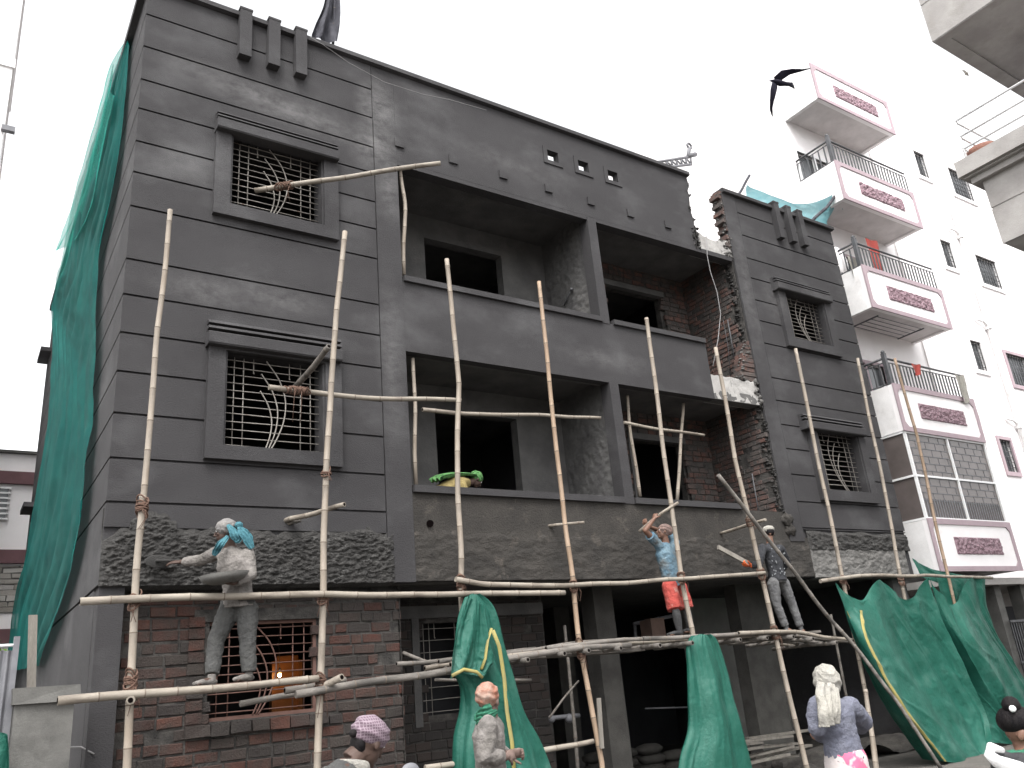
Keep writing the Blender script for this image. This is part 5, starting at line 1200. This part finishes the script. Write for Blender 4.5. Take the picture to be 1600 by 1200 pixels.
gm = MB(); hand(gm, J['wrL'], (-1,.1,.1),(0,.2,1), curl=.8, side=1, s=1.18); gm.tube([J['wrL'],lerp(J['wrL'],J['elL'],.35)],[.036,.045],10); o = gm.build('orange_glove','orange',p); remesh(o,.006,1)
se = MB(); a, b_ = A1(1122,855,-.40), A1(1168,880,-.68); dd = (b_-a); se.obox((a+b_)/2, dd*.5, Vector((0,.02,0)), Vector((.01,0,.035)))
tag(se.build('straightedge','wood'), 'long wooden straightedge held by the worker with the orange glove', 'straightedge')

# --- person crouching in the balcony
J = dict(head=A1(744,750,.62), neck=A1(733,754,.60), chest=A1(712,757,.60), waist=A1(690,768,.60), pelvis=A1(678,786,.62),
 shL=A1(722,757,.42), elL=A1(726,785,.40), wrL=A1(745,795,.42), shR=A1(722,757,.78), elR=A1(728,785,.80), wrR=A1(748,795,.78),
 hipL=A1(678,792,.52), knL=A1(700,800,.42), anL=A1(682,838,.50), toeL=A1(694,843,.50), hipR=A1(678,792,.72), knR=A1(702,800,.80), anR=A1(682,838,.74), toeR=A1(696,843,.74),
 face=Vector((.75,0,-.66)), up=Vector((.66,0,.75)))
p, lat = person(J, 'person in green headscarf and mustard shirt bending behind the lower balcony sill', 'skin_dark', hands={'L':((.6,0,-.8),(0,0,-1),dict(curl=.5)),'R':((.6,0,-.8),(0,0,-1),dict(curl=.5))})
shirt(p, J, lat, 'yellow_shirt', hem=.0, sleeve=1.4, disp=.035); trousers(p, J, lat, 'trouser_grey')
wrap(p, J['head'], J['face'], J['up'], 'wrap_green', seed=8)
ribbon(p, [A1(742,742,.58),A1(725,741,.56),A1(705,742,.56),A1(690,745,.54),A1(680,750,.52)], [.07,.10,.13,.15,.14], 'wrap_green', flat=(0,1,.2), disp=.035, thick=.016)

# --- man with mauve headwrap (bottom, near)
def A5(x,y,d=0): return at(x,y,-5.6+d)
J = dict(head=A5(576,1161), neck=A5(548,1190), chest=A5(528,1240,.0), waist=A5(518,1310), pelvis=A5(515,1355), shR=A5(512,1222,-.19), shL=A5(556,1222,.19), elR=A5(505,1290,-.25), wrR=A5(550,1330,-.25), elL=A5(560,1290,.25), wrL=A5(590,1330,.2),
 hipL=A5(520,1370,.1), knL=A5(522,1490,.1), anL=A5(518,1600,.1), toeL=A5(545,1625,.1), hipR=A5(512,1370,-.1), knR=A5(514,1490,-.1), anR=A5(512,1600,-.1), toeR=A5(540,1625,-.1), face=Vector((.80,.35,-.42)), up=Vector((.42,.1,.9)))
zc = -.26
stand(J, zc, (.8,.35,0))
p, lat = person(J, 'man in mauve checked headwrap looking down, at the bottom edge', 'skin_dark', hands={'R':((1,0,-.2),(0,0,-1),dict(curl=.5)),'L':((1,0,-.2),(0,0,-1),dict(curl=.5))})
shirt(p, J, lat, 'trouser_grey', hem=.05, sleeve=1.8); trousers(p, J, lat, 'trouser_grey')
wrap(p, J['head'], J['face'], J['up'], 'wrap_mauve', seed=2, r=(.098,.118,.085), lift=.05, back=.01)
hb = MB(); hb.ell(J['head']-Vector((.062,.0,.0)), (.035,.07,.06), n=12); hb.ell(A5(552,1146,-.03), .022, n=10); hb.build('hair','hair',p)
cb = MB(); cc_ = J['neck']-Vector((0,0,.03)); ring = [cc_+Vector((math.cos(a)*.082+.01,math.sin(a)*.075,.02*math.cos(a+2.6))) for a in [k*math.pi/9 for k in range(19)]]; cb.tube(ring,[(.030,.010)]*19,8,flat=(0,0,1)); cb.build('collar','wrap_white',p)

# --- worker with peach headwrap, facing right
def A6(x,y,d=0): return at(x,y,-4.3+d)
J = dict(head=A6(764,1096), neck=A6(766,1119), chest=A6(763,1150), waist=A6(766,1190), pelvis=A6(768,1215), shR=A6(762,1133,-.17), shL=A6(772,1133,.17), elR=A6(757,1183,-.22), wrR=A6(792,1182,-.18), elL=A6(775,1178,.2), wrL=A6(796,1178,.02),
 hipL=A6(770,1222,.08), knL=A6(772,1300,.08), anL=A6(770,1400,.08), toeL=A6(790,1410,.08), hipR=A6(766,1222,-.08), knR=A6(768,1300,-.08), anR=A6(764,1400,-.08), toeR=A6(785,1410,-.08), face=Vector((.83,.50,-.05)), up=Vector((0,0,1)))
stand(J, zc, (.83,.5,0))
p, lat = person(J, 'worker in peach headwrap and dusty beige shirt seen in profile before the green cloth', 'skin_dusty', hands={'R':((.9,.35,.1),(-.2,.9,-.3),dict(curl=1.15,side=1)),'L':((.8,-.3,.0),(0,-.9,-.3),dict(curl=1.15,side=-1))})
shirt(p, J, lat, 'shirt_beige', hem=.08, sleeve=1.8, fat=.98); trousers(p, J, lat, 'shirt_beige')
wrap(p, J['head'], J['face'], J['up'], 'wrap_peach', seed=4, r=(.090,.104,.096), lift=.045, back=.028)
ribbon(p, [A6(768,1108,-.09),A6(757,1113,-.09),A6(750,1117,-.02),A6(746,1128,.0)], [.04,.05,.05,.03], 'green_scarf', name='green_scarf', flat=(.2,0,1))
ribbon(p, [A6(776,1112,-.08),A6(762,1120,-.10),A6(748,1122,-.03),A6(750,1136,.02)], [.02,.035,.045,.03], 'green_scarf', name='green_scarf', flat=(.2,0,1))

# --- woman with white scarf from behind
def A7(x,y,d=0): return at(x,y,-5.8+d)
J = dict(head=A7(1293,1067), neck=A7(1298,1090), chest=A7(1303,1118), waist=A7(1312,1150), pelvis=A7(1318,1172), shL=A7(1277,1102), shR=A7(1328,1103), elL=A7(1276,1138,-.0), wrL=A7(1290,1155,.25), elR=A7(1350,1128,.08), wrR=A7(1342,1140,.30),
 hipL=A7(1308,1185,-.02), knL=A7(1310,1260), anL=A7(1312,1340), toeL=A7(1316,1345,.15), hipR=A7(1332,1185), knR=A7(1334,1260), anR=A7(1338,1340), toeR=A7(1340,1345,.15), face=Vector((.45,.89,-.1)), up=Vector((0,0,1)))
stand(J, zc, (.45,.89,0), ph=1.06)
p, lat = person(J, 'woman seen from behind in a long cream headscarf, lilac grey shirt and printed skirt', 'skin', s=.96, hands={'R':((-.3,.9,.2),(0,0,1),dict(curl=.6)),'L':((.2,.9,0),(0,0,1),dict(curl=.6))})
shirt(p, J, lat, 'lilac', hem=-.07, sleeve=1.8, fat=1.0, s=.98)
b = MB(); P_ = J['pelvis']; b.tube([P_+Vector((0,0,.13)),P_+Vector((0,0,.06)),P_-Vector((0,0,.12)),P_-Vector((0,0,.5)),Vector((P_.x,P_.y,zc+.12))], [(.155,.115),(.175,.135),(.19,.15),(.20,.18),(.24,.22)], 24, flat=lat); o = b.build('printed_skirt','floral',p); remesh(o,.011,2,.03,.08)
wrap(p, J['head'], J['face'], J['up'], 'wrap_white', seed=5, r=(.100,.112,.118), lift=.02, back=.0, name='headscarf')
ribbon(p, [A7(1290,1072,-.11),A7(1291,1092,-.14),A7(1293,1112,-.16),A7(1296,1133,-.15)], [.085,.085,.085,.095], 'wrap_white', flat=lat, disp=.03, thick=.02)
ribbon(p, [A7(1301,1072,-.09),A7(1303,1092,-.14),A7(1305,1112,-.16),A7(1307,1130,-.15)], [.05,.05,.045,.03], 'wrap_white', flat=lat, disp=.03, thick=.018)

# --- girl with hair bun at the lower right corner + scooter
def A8(x,y,d=0): return at(x,y,-7.7+d)
J = dict(head=A8(1597,1146), neck=A8(1606,1172), chest=A8(1610,1212), waist=A8(1612,1270), pelvis=A8(1612,1310), shL=A8(1585,1195,-.05), shR=A8(1632,1195,.1), elL=A8(1580,1260), wrL=A8(1590,1300,.15), elR=A8(1640,1260), wrR=A8(1640,1300,.15),
 hipL=A8(1600,1330), knL=A8(1600,1440), anL=A8(1600,1560), toeL=A8(1600,1580,-.12), hipR=A8(1625,1330), knR=A8(1628,1440), anR=A8(1630,1560), toeR=A8(1630,1580,-.12), face=Vector((.45,-.78,-.42)), up=Vector((.2,-.35,.93)))
stand(J, zc, (.75,-.6,0))
p, lat = person(J, 'dark haired girl with a hair bun at the lower right corner', 'skin', s=.92, hands={'R':((0,0,-1),(0,1,0),dict(curl=.4)),'L':((0,0,-1),(0,1,0),dict(curl=.4))})
shirt(p, J, lat, 'green_scarf', sleeve=.6, s=.95); trousers(p, J, lat, 'trouser_grey')
hb = MB(); hc = J['head']; up = Vector(J['up']).normalized(); ff = Vector(J['face']).normalized()
hb.ell(hc+up*.050-ff*.036, (.082,.086,.070), n=24, fn=lambda d: 1+.03*N(d.x,d.y,d.z,5)); hb.ell(hc+up*.12-ff*.05+Vector((-.035,0,.0)), .042, n=16, fn=lambda d: 1+.08*N(d.x,d.y,d.z,5)); hb.build('hair','hair',p)
eb = MB(); eb.ell(hc+up*.115-ff*.03+Vector((-.085,-.01,0)), .016, n=10); eb.build('hair_bead','alu',p)
# scooter
def A9(x,y,d=0): return at(x,y,-7.95+d)
SC = empty('scooter', Vector((A9(1600,1190).x,A9(1600,1190).y,-.27)), 'white scooter whose handlebar cowl shows at the lower right corner', 'scooter')
c0 = A9(1590,1196); fx = Vector((.45,-.2,0)).normalized(); fy = Vector((0,0,1)).cross(fx)
M['scoot'] = mat('white_scooter_paint', (.78,.78,.78), rough=.25, spec=.6); M['blackp'] = mat('black_plastic', (.02,.02,.022), rough=.5)
b = MB()
b.tube([A9(1566,1172),A9(1548,1167),A9(1546,1178),A9(1558,1190),A9(1580,1197),A9(1610,1206)], [.012,.018,.022,.026,.028,.03], 12); b.build('handlebar_trim','scoot',SC)
b = MB(); b.ell(A9(1592,1196,.05), (.14,.10,.05), n=20); b.tube([A9(1560,1181,.03),A9(1625,1200,.05)], .028, 10); b.build('handlebar_cowl','blackp',SC)
b = MB(); q0 = c0.copy(); b.tube([q0, q0+Vector((.05,-.02,-.35)), q0+Vector((.10,-.04,-.75))], [(.05,.05),(.17,.05),(.14,.06)], 16, flat=fy); b.build('front_shield','scoot',SC)
b = MB(); b.tube([q0+Vector((.05,-.02,-.85)), q0+fx*-.5+Vector((0,0,-.95))], [(.16,.03)]*2, 12, flat=fy); b.tube([q0+fx*-.45+Vector((0,0,-.9)),q0+fx*-.6+Vector((0,0,-.55)),q0+fx*-1.2+Vector((0,0,-.5))],[(.14,.05),(.16,.12),(.08,.06)],14,flat=fy); b.build('body_panel','scoot',SC)
b = MB(); b.tube([q0+fx*-.5+Vector((0,0,-.42)),q0+fx*-.9+Vector((0,0,-.38)),q0+fx*-1.2+Vector((0,0,-.34))],[(.10,.05),(.14,.06),(.09,.04)],14,flat=fy); b.build('seat','blackp',SC)
for off in (.22,-1.05):
    b = MB(); cw = Vector((q0.x,q0.y,0))+fx*off; cw.z = -.27+.23
    b.tube([cw+fx*(math.cos(a)*.19)+Vector((0,0,math.sin(a)*.19)) for a in [k*math.pi/10 for k in range(21)]], .045, 10, caps=False); wo_ = b.build('wheel','blackp',SC)
    b = MB(); b.tube([cw-fy*.04,cw+fy*.04],.12,14); b.build('rim','grey_metal',wo_)
# grey mirror-like round top at the bottom edge
b = MB(); mc = at(641,1206,-6.5); b.ell(mc,(.045,.02,.036),n=16); b.tube([mc-Vector((0,0,.04)),mc-Vector((.02,0,.3)),mc-Vector((.1,-.05,.5))],.008,6); 
tag(b.build('vehicle_mirror','grey_metal'), 'grey rounded mirror top peeping over the bottom edge beside the mauve headwrap', 'mirror')

# ================================================================== RUBBLE AND CLUTTER in the open ground floor
rb = MB(); rr = random.Random(12)
rb.grid(lambda u,v: (5.2+u*11, .2+v*5, -.27+.35*max(0,N(5.2+u*11,v*5,0,.8)+.2)+.05*N(u*60,v*30,1,1)), 110, 50)
tag(rb.build('rubble','rubble'), kind='stuff')
M['sack'] = mat('cement_sack_paper', (.045,.042,.038), (.03,.028,.025), 6, .9, .6, 30)
for k in range(9):
    x = 11.6+rr.uniform(-.5,.9); y = .0+rr.uniform(-.3,.7); q = MB(); a = rr.uniform(-.15,.15)
    q.obox((x,y,.02+k*.045), (.75*math.cos(a),.75*math.sin(a),rr.uniform(-.04,.04)),(-.06*math.sin(a),.06*math.cos(a),0),(0,0,.018))
    tag(q.build('stacked_board','wood'), 'dusty board lying in the heap behind the woman with the cream scarf', 'board', 'boards heaped on the ground floor')
def frame_box(px, py, Y, w_, h_, d_, matn, name, lab, cat):
    p0 = at(px,py,Y); q = MB(); q.box(p0.x-w_/2,p0.x+w_/2,Y,Y+d_,p0.z-h_/2,p0.z+h_/2,0,.01); q.box(p0.x-w_/2-.01,p0.x+w_/2+.01,Y-.01,Y+d_*.5,p0.z+h_/2,p0.z+h_/2+.02); tag(q.build(name,matn), lab, cat)
M['cardboard'] = mat('faded_cardboard', (.12,.08,.065), (.09,.06,.05), 5, .9)
frame_box(1029,982,1.4,.32,.32,.3,'cardboard','cardboard_box','faded brown box on a shelf behind the blue shirted worker','box')
fr = MB(); a = at(990,975,1.9); 
for (p0,p1) in (((990,975),(1062,960)),((992,975),(994,1010)),((1000,1010),(1030,965))): fr.tube([at(*p0,1.9),at(*p1,1.9)], .035, 6)
tag(fr.build('metal_trestle','grey_metal'), 'dark steel frame standing inside behind the blue shirted worker', 'frame')
fr = MB(); fr.tube([at(862,1122,1.2),at(880,1120,1.2),at(905,1118,1.2)], .035, 7); fr.ell(at(862,1123,1.2),.06,n=8); fr.ell(at(890,1122,1.2),(.09,.06,.07),n=8)
tag(fr.build('pump','grey_metal'), 'grey pump like machine lying inside left of the column', 'machine')
fr = MB(); fr.tube([at(1008,1107,2.5),at(1080,1105,2.5)], .015, 6); tag(fr.build('steel_bar','grey_metal'), 'thin steel bar lying across the dark ground floor', 'bar')
for k in range(11):
    x = 9.9+(k%4)*.62+rr.uniform(-.05,.05); y = 2.6+rr.uniform(-.05,.05); z = -.12+(k//4)*.17
    q = MB(); q.ell((x,y,z),(.31,.2,.10),n=18,fn=lambda d: 1+.1*N(d.x+x,d.y,d.z+z,2)); tag(q.build('cement_sack','sack'), 'dusty cement sack in the stack deep inside the open ground floor', 'sack', 'cement sacks stacked in the ground floor')
for k,(px,py,Y,lab) in enumerate(((1142,1120,.9,'dark bucket standing by the wide concrete column inside'),(1020,1168,.6,'dark bucket by the foot of the draped green cloth'))):
    p_ = at(px,py,Y); q = MB(); q.tube([(p_.x,Y,-.24),(p_.x,Y,.02),(p_.x,Y,.03)],[.11,.14,.15],18); q.tube([(p_.x,Y,.031),(p_.x,Y,.034)],.13,18,mi=1); q.tube([(p_.x+.14*math.cos(a),Y-.03-.1*math.sin(a),.03+.03*math.sin(a)) for a in [j*math.pi/8 for j in range(9)]],.005,5)  # bucket top closed by a black disc painted as the shaded inside
    tag(q.build('bucket',['black_metal','hollow']), lab, 'bucket')
for k in range(14):
    x, y = rr.uniform(5.6,12.8), rr.uniform(.0,1.0); q = MB(); q.ell((x,y,-.2), (rr.uniform(.08,.2),rr.uniform(.08,.2),rr.uniform(.06,.14)), n=9, fn=lambda d: 1+.3*N(d.x+x,d.y,d.z,1.5))
    tag(q.build('stone','rubble'), 'broken lump of rubble on the ground under the scaffold', 'rubble lump', 'lumps of rubble under the scaffold')
for o in bpy.data.objects:
    if '_b' in o: del o['_b']
